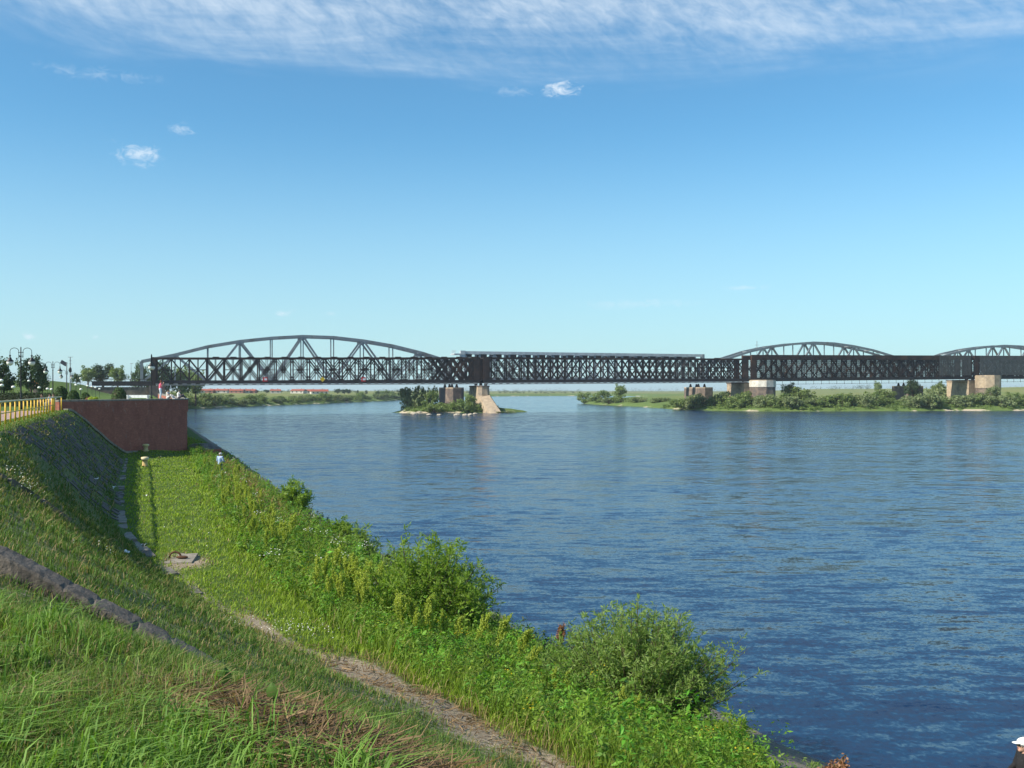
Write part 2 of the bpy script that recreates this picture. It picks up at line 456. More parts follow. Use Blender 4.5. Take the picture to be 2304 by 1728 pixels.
class MB:
    def __init__(s): s.v = []; s.f = []
    def add(s, vs, fs):
        b = len(s.v); s.v += [tuple(x) for x in vs]; s.f += [tuple(i + b for i in f) for f in fs]; return s
    def box(s, c, size, rz=0.0, top=1.0):
        cx, cy, cz = c; a, b, h = size[0] / 2, size[1] / 2, size[2] / 2
        co, si = math.cos(rz), math.sin(rz); vs = []
        for z, k in ((-h, 1.0), (h, top)):
            for x, y in ((-a, -b), (a, -b), (a, b), (-a, b)):
                vs.append((cx + (x * co - y * si) * k, cy + (x * si + y * co) * k, cz + z))
        return s.add(vs, [(3, 2, 1, 0), (4, 5, 6, 7), (0, 1, 5, 4), (1, 2, 6, 5), (2, 3, 7, 6), (3, 0, 4, 7)])
    def beam(s, p0, p1, wd, ht, up=(0, 0, 1)):
        p0, p1 = Vector(p0), Vector(p1); d = (p1 - p0).normalized(); up = Vector(up)
        sd = d.cross(up)
        if sd.length < 1e-4: sd = d.cross(Vector((0, 1, 0)))
        sd.normalize(); uu = sd.cross(d).normalized()
        vs = [p + sd * a * wd / 2 + uu * b * ht / 2 for p in (p0, p1) for a, b in ((-1, -1), (1, -1), (1, 1), (-1, 1))]
        return s.add(vs, [(3, 2, 1, 0), (4, 5, 6, 7), (0, 1, 5, 4), (1, 2, 6, 5), (2, 3, 7, 6), (3, 0, 4, 7)])
    def tube(s, pts, rad, n=8):
        pts = [Vector(p) for p in pts]; vs = []; fs = []
        if not hasattr(rad, '__len__'): rad = [rad] * len(pts)
        for i, p in enumerate(pts):
            d = (pts[min(i + 1, len(pts) - 1)] - pts[max(i - 1, 0)]).normalized()
            a = d.cross(Vector((0.13, .21, 1)) if abs(d.z) < .95 else Vector((1, .1, 0))).normalized(); b = d.cross(a)
            for k in range(n):
                t = 2 * math.pi * k / n; vs.append(p + (a * math.cos(t) + b * math.sin(t)) * rad[i])
        for i in range(len(pts) - 1):
            for k in range(n):
                fs.append((i * n + k, i * n + (k + 1) % n, (i + 1) * n + (k + 1) % n, (i + 1) * n + k))
        fs.append(tuple(range(n - 1, -1, -1))); fs.append(tuple((len(pts) - 1) * n + k for k in range(n)))
        return s.add(vs, fs)
    def lathe(s, prof, c=(0, 0, 0), n=14):
        vs = []; fs = []
        for r, z in prof:
            for k in range(n):
                t = 2 * math.pi * k / n; vs.append((c[0] + r * math.cos(t), c[1] + r * math.sin(t), c[2] + z))
        for i in range(len(prof) - 1):
            for k in range(n):
                fs.append((i * n + k, i * n + (k + 1) % n, (i + 1) * n + (k + 1) % n, (i + 1) * n + k))
        fs.append(tuple(range(n - 1, -1, -1))); fs.append(tuple((len(prof) - 1) * n + k for k in range(n)))
        return s.add(vs, fs)
    def ball(s, c, r, n=12, m=8, sq=(1, 1, 1)):
        prof = [(max(1e-3, math.sin(math.pi * i / m)) * r, -math.cos(math.pi * i / m) * r) for i in range(m + 1)]
        b = len(s.v); s.lathe(prof, (0, 0, 0), n)
        for i in range(b, len(s.v)):
            x, y, z = s.v[i]; s.v[i] = (x * sq[0] + c[0], y * sq[1] + c[1], z * sq[2] + c[2])
        return s
    def prism(s, poly, z0, z1, top=None):
        n = len(poly); top = top or poly
        vs = [(x, y, z0) for x, y in poly] + [(x, y, z1) for x, y in top]
        fs = [tuple(range(n - 1, -1, -1)), tuple(range(n, 2 * n))] + [(i, (i + 1) % n, n + (i + 1) % n, n + i) for i in range(n)]
        return s.add(vs, fs)
    def mesh(s, name, mat, smooth=False):
        me = bpy.data.meshes.new(name); me.from_pydata(s.v, [], s.f); me.materials.append(mat)
        if smooth: me.polygons.foreach_set('use_smooth', [True] * len(me.polygons))
        me.update(); return me
    def build(s, name, mat, parent=None, world=True, smooth=False):
        return link(name, s.mesh(name, mat, smooth), parent, world)


def npmesh(name, V, F, mat, parent=None, world=True, col=None, smooth=False, attrs=None):
    V = np.ascontiguousarray(V, np.float32); F = np.ascontiguousarray(F, np.int32)
    k = F.shape[1]
    me = bpy.data.meshes.new(name)
    me.vertices.add(len(V)); me.vertices.foreach_set('co', V.ravel())
    me.loops.add(F.size); me.loops.foreach_set('vertex_index', F.ravel())
    me.polygons.add(len(F)); me.polygons.foreach_set('loop_start', np.arange(0, F.size, k, dtype=np.int32))
    if smooth: me.polygons.foreach_set('use_smooth', np.ones(len(F), bool))
    if col is not None:
        a = me.color_attributes.new('col', 'FLOAT_COLOR', 'POINT')
        a.data.foreach_set('color', np.ascontiguousarray(np.c_[col, np.ones(len(col))], np.float32).ravel())
    for nm, val in (attrs or {}).items():
        a = me.attributes.new(nm, 'FLOAT', 'POINT'); a.data.foreach_set('value', np.ascontiguousarray(val, np.float32))
    me.materials.append(mat); me.update(calc_edges=True); me.validate()
    return link(name, me, parent, world)


def grid_faces(nu, nv):
    i = np.arange(nu * nv).reshape(nu, nv)
    return np.stack([i[:-1, :-1], i[1:, :-1], i[1:, 1:], i[:-1, 1:]], -1).reshape(-1, 4)


_unit = {}


def member(name, p0, p1, wd, ht, mat, parent, up=(0, 0, 1)):
    """one straight steel member: shares a unit bar mesh, placed by its matrix"""
    if mat.name not in _unit:
        _unit[mat.name] = MB().box((0, 0, 0), (1, 1, 1)).mesh('bar_' + mat.name, mat)
    p0, p1 = Vector(p0), Vector(p1); d = p1 - p0; L = d.length; d /= L
    up = Vector(up); sd = up.cross(d)
    if sd.length < 1e-4: sd = Vector((0, 1, 0)).cross(d)
    sd.normalize(); uu = d.cross(sd)
    o = link(name, _unit[mat.name], parent)
    Mx = Matrix(((d.x * L, sd.x * wd, uu.x * ht, 0), (d.y * L, sd.y * wd, uu.y * ht, 0), (d.z * L, sd.z * wd, uu.z * ht, 0), (0, 0, 0, 1)))
    Mx.translation = (p0 + p1) / 2
    o.matrix_basis = Mx
    return o


def rand_unit(n):
    v = rng.normal(size=(n, 3)); return v / np.linalg.norm(v, axis=1)[:, None]


def leaves(P, N, size, aspect=.55, fold=.0):
    """one rhombic leaf for each point P, facing N"""
    n = len(P); t = np.cross(N, rand_unit(n)); t /= np.linalg.norm(t, axis=1)[:, None] + 1e-9
    b = np.cross(N, t); s = np.broadcast_to(np.asarray(size), (n,))[:, None]
    V = np.stack([P - t * s * .5, P + b * s * aspect * .5, P + t * s * .5, P - b * s * aspect * .5], 1).reshape(-1, 3)
    F = np.arange(4 * n).reshape(n, 4)
    return V, F


def crown(nclump, per, shape=(1, 1, 1), base=0.0, clump_r=.32, leaf=.13, up=.35, hollow=.45, seed=0, taper=0.0):
    """points of a leafy crown: clumps spread through a rough ellipsoid of radius 1"""
    r = np.random.default_rng(seed)
    c = r.normal(size=(nclump, 3)); c /= np.linalg.norm(c, axis=1)[:, None]
    c *= (hollow + (1 - hollow) * r.random((nclump, 1)) ** .6)
    c[:, 2] = np.where(c[:, 2] < -.55, c[:, 2] * .6, c[:, 2])
    if taper: c[:, :2] *= (1 - taper * np.clip((c[:, 2:] + 1) / 2, 0, 1))
    c *= .85 + .3 * r.random((nclump, 1))
    rr = clump_r * (.55 + .8 * r.random(nclump))
    d = r.normal(size=(nclump, per, 3)); d /= np.linalg.norm(d, axis=2)[..., None]
    q = d * (.35 + .65 * r.random((nclump, per, 1)) ** .5)
    P = (c[:, None] + q * rr[:, None, None]).reshape(-1, 3)
    N = d.reshape(-1, 3) * .9 + r.normal(size=(nclump * per, 3)) * .55 + np.array([0, 0, up])
    N /= np.linalg.norm(N, axis=1)[:, None]
    P = P * np.array(shape) + np.array([0, 0, base])
    V, F = leaves(P, N, leaf * (.6 + .8 * r.random(len(P))), .6)
    return V, F


ORD = ['first', 'second', 'third', 'fourth', 'fifth', 'sixth', 'seventh', 'eighth', 'ninth', 'tenth', 'eleventh', 'twelfth', 'thirteenth',
       'fourteenth', 'fifteenth', 'sixteenth', 'seventeenth', 'eighteenth', 'nineteenth', 'twentieth', 'twenty-first', 'twenty-second',
       'twenty-third', 'twenty-fourth', 'twenty-fifth', 'twenty-sixth', 'twenty-seventh', 'twenty-eighth', 'twenty-ninth', 'thirtieth',
       'thirty-first', 'thirty-second', 'thirty-third', 'thirty-fourth', 'thirty-fifth', 'thirty-sixth', 'thirty-seventh', 'thirty-eighth',
       'thirty-ninth', 'fortieth', 'forty-first', 'forty-second', 'forty-third', 'forty-fourth', 'forty-fifth', 'forty-sixth', 'forty-seventh', 'forty-eighth',
       'forty-ninth', 'fiftieth', 'fifty-first', 'fifty-second', 'fifty-third', 'fifty-fourth', 'fifty-fifth', 'fifty-sixth', 'fifty-seventh', 'fifty-eighth', 'fifty-ninth', 'sixtieth']

# ================================================================== SETTING
# ---- the near bank: promenade terrace, slope, berm and lower bank down to the water
us = np.concatenate([np.arange(-26, 32, .34), np.arange(32, 112, .55), np.arange(112, 420.1, 3.0)])
vs_ = np.concatenate([np.arange(-130, -8, 4.0), np.arange(-8, 18.1, .32)])
UU, VV = np.meshgrid(us, vs_, indexing='ij')
ZZ = bank_z(UU, VV)
XX, YY = uv2xy(UU, VV)
Bq = np.interp(UU, BU, BV); Tq = np.interp(UU, TU, TV); Eq = np.interp(UU, EU, EV); Wq = np.interp(UU, WU, WV)
blob = lambda cu, cv, ru, rv: np.exp(-(((UU - cu) / ru) ** 2 + ((VV - cv) / rv) ** 2))
soil = np.zeros_like(UU)
soil += 1.15 * blob(19.6, 4.15, 2.3, .72) + 1.0 * blob(16.4, 5.1, 2.0, .52) + .8 * blob(13.8, 5.9, 2.0, .40) + .55 * blob(24.5, 2.6, 4, .35)   # trodden toe path
soil += .9 * blob(35.6, 1.4, 1.8, .9)
soil += .6 * blob(5.6, .3, .45, .3) + .95 * blob(5.1, .68, .6, .42) + .95 * blob(4.4, 1.05, .8, .5)                                      # hay-strewn brow
sl = np.clip((VV - Bq) / (Tq - Bq), 0, 1)
soil += .42 * sm(sl, .02, .2) * (1 - sm(sl, .8, 1)) * sm(UU, 8, 14)
soil += .38 * (1 - sm(sl, .0, .3)) * (1 - sm(UU, 12, 16)) * (VV > -9)
soil += .55 * np.exp(-((VV - Tq - .15) / .40) ** 2) * sm(UU, 20, 22) * (1 - sm(UU, 33, 36))
soil += .5 * np.exp(-((VV - Bq - .1) / .22) ** 2) * sm(UU, 20, 30)
paved = .75 * sm(VV, Eq + .35 * (Wq - Eq), Eq + .75 * (Wq - Eq)) + .5 * blob(16, 13.6, 7, 1.9)
paved += .25 * sm(sl, .04, .15) * (1 - sm(sl, .75, .95)) * sm(UU, 40, 50)
bank = npmesh('bank_ground', np.stack([XX, YY, ZZ], -1).reshape(-1, 3), grid_faces(*UU.shape), M['ground'], smooth=True,
              attrs={'soil': soil.ravel(), 'paved': paved.ravel()})
tag(bank, 'grassy river bank stepping down from the promenade to the water', kind='structure')

# ---- far land: one polar sheet to the horizon, cut by the river
POLY = np.array([(-108, 322), (-118, 345), (-131, 400), (-146, 440), (-147, 470), (-141, 517), (-124, 617), (-97, 831), (-88, 1100),
                 (-80, 1275), (0, 1420), (64, 1490), (150, 1500), (200, 1300), (120, 1000), (72, 800), (50, 712), (46, 650), (50, 580),
                 (64, 520), (70, 470), (78, 424), (96, 406), (120, 403), (160, 409), (220, 419), (420, 445), (1200, 560), (1200, -400), (-60, -400), (10, 30)], float)


def land_dist(X, Y):
    """signed distance to the river outline, positive on land"""
    P = np.stack([X, Y], -1).reshape(-1, 2)
    best = np.full(len(P), 1e9); inside = np.zeros(len(P), bool)
    for i in range(len(POLY)):
        a = POLY[i]; b = POLY[(i + 1) % len(POLY)]; d = b - a
        t = np.clip(((P - a) @ d) / (d @ d), 0, 1)
        best = np.minimum(best, np.linalg.norm(P - a - t[:, None] * d, axis=1))
        c = ((a[1] > P[:, 1]) != (b[1] > P[:, 1])) & (P[:, 0] < (b[0] - a[0]) * (P[:, 1] - a[1]) / (b[1] - a[1] + 1e-12) + a[0])
        inside ^= c
    return np.where(inside, -best, best).reshape(X.shape)


def far_z(X, Y):
    X = np.asarray(X, float); Y = np.asarray(Y, float)
    sd = land_dist(X, Y) + 2.2 * wob(X, Y, 14.0) + .9 * wob(X, Y, 4.5, 1.0)
    z = WATER + np.where(sd < 0, .3 * np.maximum(sd, -6), 0) + 1.5 * sm(sd, 0, 5) + 1.2 * sm(sd, 4, 18) + .9 * sm(sd, 16, 70)
    ang = X / np.maximum(Y, 1)
    right = sm(ang, .20, .32)
    z = z + (sd > 0) * right * (7.4 * sm(sd, 130, 520) + 2.0 * sm(ang, .42, .52) * sm(sd, 60, 300))
    left = sm(-ang, .02, .09)
    z = z + (sd > 0) * left * 1.9 * sm(sd, 30, 130)
    z = z + (sd > 5) * .25 * wob(X, Y, 30.0, .5)
    return z, sd


az = np.concatenate([np.arange(-58, -30, .6), np.arange(-30, 30, .16), np.arange(30, 58.1, .6)])
rr = 296 * (9000 / 296) ** (np.linspace(0, 1, 330))
AA, RR = np.meshgrid(np.radians(az), rr, indexing='ij')
PX, PY = RR * np.sin(AA), RR * np.cos(AA)
PZ, SD = far_z(PX, PY)
pu, pv = xy2uv(PX, PY)
PZ = np.where((pu < 412) & (pv < 15), -12.6, PZ)
lush = 1 - sm(SD, 25, 75)
npmesh('far_ground', np.stack([PX, PY, PZ], -1).reshape(-1, 3), grid_faces(*PX.shape)[:, ::-1], M['meadow'], smooth=True,
       attrs={'lush': lush.ravel()})['kind'] = 'structure'

# ---- river
wmb = MB()
wmb.add([(-9000, -400, WATER), (9000, -400, WATER), (9000, 9000, WATER), (-9000, 9000, WATER)], [(0, 1, 2, 3)])
tag(wmb.build('river', M['water']), 'broad blue river with wind ripples', kind='structure')

# ---- promenade paving
pts = [(u, v) for u in np.arange(-24, 86.1, 2.0) for v in (-13.5, -6.9)]
me = MB()
for i in range(0, len(pts) - 2, 2):
    q = [uv2xy(*pts[j]) for j in (i, i + 1, i + 3, i + 2)]
    me.add([(x, y, -1.60) for x, y in q], [(0, 1, 2, 3)])
tag(me.build('promenade', M['paving']), 'reddish paved promenade behind the yellow railing', kind='structure')

# ================================================================== ROAD BRIDGE (dark lattice)
BA = Vector((-125.9, 351.0)); BD = Vector((.9453, .3262)); BN = Vector((-.3262, .9453)); SPAN = 120.6


def LP(t, off, z):
    p = BA + BD * SPAN * t + BN * off
    return Vector((p.x, p.y, z))


ZB = [2.2, 2.8, 3.75, 5.2, 6.2]
ZT = [(11.5, 12.85), (12.85, 13.6), (15.2, 16.25), (16.25, 17.2)]
UPN = (BN.x, BN.y, 0)


def road_span(i, label, style):
    root = thing('bridge_span', label, 'bridge span', LP(i, 0, ZB[i]), 'spans of the dark lattice bridge')
    zb = lambda t: ZB[i] + (ZB[i + 1] - ZB[i]) * t
    zt = lambda t: ZT[i][0] + (ZT[i][1] - ZT[i][0]) * t
    I = M['iron']
    e0, e1 = .006, .994
    def pt(t, off, k):                         # k: 0 foot of the web, 1 head of the web
        a, b = zb(t) + 1.25, zt(t) - .55
        if style >= 2: b = zt(t) - 1.9
        return LP(i + t, off, a + (b - a) * k)
    for off in (0.0, 7.2):
        member('bottom_chord', LP(i + e0, off, zb(e0) + .62), LP(i + e1, off, zb(e1) + .62), .8, 1.25, M['deckside'], root)
        hb = .6 if style < 2 else 2.0
        member('top_chord', LP(i + e0, off, zt(e0) - hb / 2), LP(i + e1, off, zt(e1) - hb / 2), .8, hb, M['iron_band'], root)
        if style == 0:
            n = 20
            for k in range(2 * n + 1):
                t = k / (2 * n); wdt = .42 if k % 2 == 0 else .22
                if e0 < t < e1: member('post', pt(t, off, 0), pt(t, off, 1), .35, wdt, I, root, BD.to_3d())
            for k in range(n):
                a, b = k / n, (k + 1) / n
                dbl = .0035 if k > 2 else 0.0
                for s in ((-1, 1) if dbl else (0,)):
                    o = s * dbl
                    a_, b_ = max(a + o, e0), min(b + o, e1)
                    member('diagonal', pt(a_, off, 0), pt(b_, off, 1), .3, .29, I, root, UPN)
                    member('diagonal', pt(a_, off, 1), pt(b_, off, 0), .3, .29, I, root, UPN)
                c = pt((a + b) / 2, off, .5)
                if k > 2: member('gusset_plate', c - BD.to_3d() * .5, c + BD.to_3d() * .5, .42, 1.0, I, root)
                if k % 2 == 0: member('tie_bar', pt(a, off, .5), pt(b, off, .5), .2, .16, I, root)
                p = LP(i + (a + b) / 2, off, zt((a + b) / 2) + .08)
                if k > 2: member('node_cap', p - BD.to_3d() * 1.1, p + BD.to_3d() * 1.1, .9, .32, M['iron_band'], root)
            if True:
                for k in range(34, 41):           # doubled lattice next to the pier
                    a, b = (k - 1) / 40, min((k + 1) / 40, e1)
                    member('diagonal', pt(a, off, 0), pt(b, off, 1), .3, .45, I, root, UPN)
                    member('diagonal', pt(a, off, 1), pt(b, off, 0), .3, .45, I, root, UPN)
        elif style == 1:
            n = 38
            for k in range(n + 1):
                t = k / n
                if e0 < t < e1: member('post', pt(t, off, 0), pt(t, off, 1), .35, .36 if k % 2 else .5, I, root, BD.to_3d())
            for k in range(0, n - 1):
                a, b = max(k / n, e0), min((k + 2) / n, e1)
                wd = .34 if 4 <= k <= n - 8 else .55
                member('diagonal', pt(a, off, 0), pt(b, off, 1), .3, wd, I, root, UPN)
                member('diagonal', pt(a, off, 1), pt(b, off, 0), .3, wd, I, root, UPN)
                if k % 4 == 1:
                    p = LP(i + a, off, zt(a) + .05)
                    member('node_cap', p - BD.to_3d() * 1.2, p + BD.to_3d() * 1.2, .9, .34, M['iron_band'], root)
            for k in range(0, n - 2, 4):
                member('tie_bar', pt(k / n, off, .5), pt((k + 2) / n, off, .5), .2, .14, I, root)
        else:
            n = 46
            for k in range(n + 1):
                t = k / n
                if e0 < t < e1: member('post', pt(t, off, 0), pt(t, off, 1), .3, .42 if k % 3 == 0 else .22, I, root, BD.to_3d())
            for k in range(0, n - 2, 2):
                a, b = max(k / n, e0), min((k + 3) / n, e1)
                member('diagonal', pt(a, off, 0), pt(b, off, 1), .3, .42, I, root, UPN)
                member('diagonal', pt(a, off, 1), pt(b, off, 0), .3, .42, I, root, UPN)
            fine = MB()                            # fine flat-bar lattice filling the panels
            for k in range(210):
                for s in (1, -1):
                    a = k / 210; b = a + s * .055
                    if not (e0 < b < e1 and e0 < a < e1): continue
                    fine.beam(pt(a, off + .2, 0), pt(b, off + .2, 1), .05, .16, UPN)
            for k in range(1, 9):
                fine.beam(pt(e0, off + .2, k / 9), pt(e1, off + .2, k / 9), .05, .08)
            fine.build('flat_bar_lattice', I, root)['kind'] = 'stuff'
        # solid end panels over the piers
        for a, b in ((e0, .026), (.974, e1)):
            if i == 0 and a < .5: b = .012
            m_ = (a + b) / 2
            member('end_panel', pt(m_, off, -.08), pt(m_, off, 1.06), .7, (b - a) * SPAN, M['iron_band'], root, BD.to_3d())
    member('deck', LP(i + e0, 3.6, zb(e0) + 1.0), LP(i + e1, 3.6, zb(e1) + 1.0), 6.8, .5, M['deckside'], root)
    for k in range(13):
        t = max(e0, min(e1, k / 12))
        member('portal_strut', LP(i + t, 0, zt(t) - .4), LP(i + t, 7.2, zt(t) - .4), .3, .3, I, root)
    if style < 2:
        member('service_walkway', LP(i + .01, -.9, zb(.01) - .42), LP(i + .985, -.9, zb(.985) - .30), 1.0, .30, M['walk'], root)
        br = MB()
        for k in range(40):
            t = (k + .5) / 40.5
            br.beam(LP(i + t, -.9, zb(t) - .35), LP(i + t, -.2, zb(t) + .3), .1, .1)
            br.beam(LP(i + t - .006, -1.35, zb(t) - .05), LP(i + t + .006, -1.35, zb(t) - .05), .08, .42)
        br.build('walkway_brackets', M['walk'], root)
    else:
        cb = MB()
        n = 30
        for k in range(n):
            t0, t1 = k / n, (k + 1) / n
            s = .25 * math.sin(k * 1.7)
            cb.beam(LP(i + t0, -.5, zb(t0) - 1.35), LP(i + t1, -.5, zb(t1) - 1.35), .12, .12)
            cb.beam(LP(i + t0, -.5, zb(t0) - 1.6), LP(i + t0, -.5, zb(t0) + .1), .1, .16)
        cb.build('hanging_cable_tray', M['deckside'], root)
    return root


s0 = road_span(0, 'dark iron lattice truss span from the brick wall bank to the beige river pier', 0)
road_span(1, 'dark rusty lattice truss span between the beige river pier and the far bank', 1)
road_span(2, 'dark finely latticed span with solid top band over the right bank bushes', 2)
road_span(3, 'dark netting-covered lattice span at the right edge, past the tan block pier', 2)

# protective netting on the last part of the bridge: a thing of its own, hung on the truss
for (t0, t1, lab) in ((2.835, 2.985, 'grey protective netting hung on the dark bridge, just left of the tan block pier'),
                      (3.03, 3.6, 'grey protective netting hung on the dark bridge right of the tan block pier')):
    nt = MB()
    tt = np.linspace(t0, t1, int((t1 - t0) * (430 if t0 < 3 else 620)))
    for t in tt:
        k = min(3, int(t)); f = t - k
        zb_ = ZB[k] + (ZB[k + 1] - ZB[k]) * f + 1.9; zt_ = ZT[k][0] + (ZT[k][1] - ZT[k][0]) * f - .1
        nt.beam(LP(t, -.62, zb_), LP(t, -.62, zt_), .03, .062, BD.to_3d())
    for q in np.linspace(0, 1, 32 if t0 < 3 else 50):
        a, b = [], []
        for t in (t0, t1):
            k = min(3, int(t)); f = t - k
            zb_ = ZB[k] + (ZB[k + 1] - ZB[k]) * f + 1.9; zt_ = ZT[k][0] + (ZT[k][1] - ZT[k][0]) * f - .1
            a.append(LP(t, -.62, zb_ + (zt_ - zb_) * q))
        nt.beam(a[0], a[1], .03, .062)
    tag(nt.build('safety_net', M['net']), lab, 'netting')

# navigation signs on the truss
for (px, kind, lab) in ((596, 'r', 'red and white square sign on the bridge chord, left of the yellow diamond'),
                        (725, 'y', 'yellow diamond navigation sign on the dark bridge chord'),
                        (817, 'r', 'red and white square sign on the bridge chord, right of the yellow diamond')):
    d = 1 / (1 / 351 - (px - 345) / 1845 * (1 / 351 - 1 / 469))
    c = at(px, 853.5, d) - Vector((BN.x, BN.y, 0)) * .75
    rt = thing('navigation_sign', lab, 'sign', c)
    ex = BD.to_3d(); ez = Vector((0, 0, 1)); h = .85
    if kind == 'y':
        q = [c + ex * h * 1.15, c + ez * h * 1.15, c - ex * h * 1.15, c - ez * h * 1.15]
        bk = [p + BN.to_3d() * .06 for p in q]
        MB().add(q + bk, [(0, 1, 2, 3), (7, 6, 5, 4), (0, 4, 5, 1), (1, 5, 6, 2), (2, 6, 7, 3), (3, 7, 4, 0)]).build('board', M['sign_yel'], rt)
    else:
        member('board', c - ex * h, c + ex * h, .06, 2 * h * .95, M['sign_red'], rt)
        member('white_field', c - ex * h * .3 - BN.to_3d() * .05, c + ex * h * .8 - BN.to_3d() * .05, .06, h * .8, M['white'], rt)

# ---- piers
AX = -BN                                      # pier axis towards the camera side


def PP(t, along, across=0.0):
    p = BA + BD * (SPAN * t + across) + AX * along
    return (p.x, p.y)


def pier_poly(t, a0, a1, hw, nose=0.0):
    return [PP(t, a0, -hw), PP(t, a1, -hw)] + ([PP(t, a1 + nose, -hw * .45), PP(t, a1 + nose, hw * .45)] if nose else []) + [PP(t, a1, hw), PP(t, a0, hw)]


p1 = thing('river_pier', 'beige stone river pier with a sloping ice-breaker nose, standing in the water', 'bridge pier', (*PP(1, 0), WATER))
MB().prism(pier_poly(1, -9.2, 3.2, 2.9, 1.6), -10, 1.3, pier_poly(1, -8.6, 2.6, 2.3, 1.4)).build('shaft', M['stone_tan'], p1)
MB().prism(pier_poly(1, -8.8, 2.8, 2.45, 1.4), 1.3, 1.8).build('cap', M['stone_dark'], p1)
nb = MB()
a, b = PP(1, 6.5, -2.6), PP(1, 6.5, 2.6)
nb.add([(*PP(1, 2, -3.6), -10), (*PP(1, 24.0, -3.2), -10), (*PP(1, 25.5, 1.0), -10), (*PP(1, 2, 3.8), -10),
        (*PP(1, 2.2, -2.7), -2.6), (*PP(1, 6.4, -2.5), -2.9), (*PP(1, 7.0, 1.2), -2.2), (*PP(1, 2.2, 2.6), -1.6)],
       [(3, 2, 1, 0), (4, 5, 6, 7), (0, 1, 5, 4), (1, 2, 6, 5), (2, 3, 7, 6), (3, 0, 4, 7)])
nb.build('ice_breaker_nose', M['stone_tan'], p1)
for ac in (-2.0, 0, 2.0):
    MB().box((*PP(1, -1, ac), 2.3), (.9, 1.2, .9), math.atan2(BD.y, BD.x)).build('bearing', M['iron'], p1)

for (t, za, lab, lab2, zt_) in ((2, 3.1, 'stone bridge pier with whitewashed round head and dark masonry foot among the bushes', 1, 4.35),
                                (3, 4.6, 'tan stone block pier near the right edge under the dark bridge', 0, 6.9)):
    pr = thing('land_pier', lab, 'bridge pier', (*PP(t, 0), -5.5))
    MB().prism(pier_poly(t, -13, 1.0, 3.3), -8, za - .2).build('shaft', M['stone_tan'], pr)
    MB().prism(pier_poly(t, -13.3, 1.2, 3.5), za - .2, za + .25).build('cap', M['stone_dark'], pr)
    oc = [PP(t, 8 + 5.6 * math.cos(q), 1.2 + 5.2 * math.sin(q)) for q in [math.pi * 2 * (k + .5) / 10 for k in range(10)]]
    oc2 = [PP(t, 8 + 5.8 * math.cos(q), 1.2 + 5.4 * math.sin(q)) for q in [math.pi * 2 * (k + .5) / 10 for k in range(10)]]
    zm = 1.35 if t == 2 else 1.0
    MB().prism(oc, -8, zm).build('round_foot', M['stone_dark'], pr)
    MB().prism(oc2, zm, zt_ - .35).build('round_head', M['stone_white'] if t == 2 else M['stone_tan'], pr)
    MB().prism(oc, zt_ - .35, zt_).build('head_slab', M['stone_tan'], pr)
    for ac in (-1.8, 1.8):
        MB().box((*PP(t, -2, ac), za + .55), (.9, 1.2, .7), math.atan2(BD.y, BD.x)).build('bearing', M['iron'], pr)

# left abutment, portal and approach girder
ab = thing('bridge_abutment', 'grey-brown masonry abutment under the left end of the dark bridge', 'abutment', (*PP(0, 0), -1.7))
MB().prism([PP(0, 2, -1.5), PP(0, 2, 4), PP(0, -10, 4), PP(0, -10, -1.5)], -9, 1.6).build('shaft', M['stone_dark'], ab)
MB().prism([PP(0, .5, -26), PP(0, .5, -1.6), PP(0, -9, -1.6), PP(0, -9, -26)], -5, 1.1).build('wing_wall', M['stone_dark'], ab)
member('portal_post', LP(0, -.6, -2.0), LP(0, -.6, 11.6), 1.3, 1.6, M['iron_band'], ab, BD.to_3d())
member('portal_post', LP(0, 7.6, -2.0), LP(0, 7.6, 11.6), 1.3, 1.6, M['iron_band'], ab, BD.to_3d())
apg = thing('approach_girder', 'dark plate girder approach span left of the bridge portal', 'bridge girder', LP(-.17, 0, 1.8))
for off in (-.5, 7.2):
    member('girder', LP(-.165, off, 2.3), LP(-.008, off, 2.3), .5, 1.5, M['deckside'], apg)
    member('handrail', LP(-.17, off, 3.9), LP(-.008, off, 3.9), .1, .12, M['iron'], apg)
    for k in range(13): member('baluster', LP(-.17 + .0133 * k, off, 3.05), LP(-.17 + .0133 * k, off, 3.9), .08, .08, M['iron'], apg)
member('deck', LP(-.17, 3.3, 3.08), LP(-.008, 3.3, 3.08), 8.0, .08, M['deckside'], apg)

# ================================================================== RAIL BRIDGE (grey arched trusses) behind
RO = 40.0
ARCH = [11.2, 13.9, 17.3, 19.6, 21.1, 22.0, 21.8, 20.6, 18.7, 15.9, 12.3]


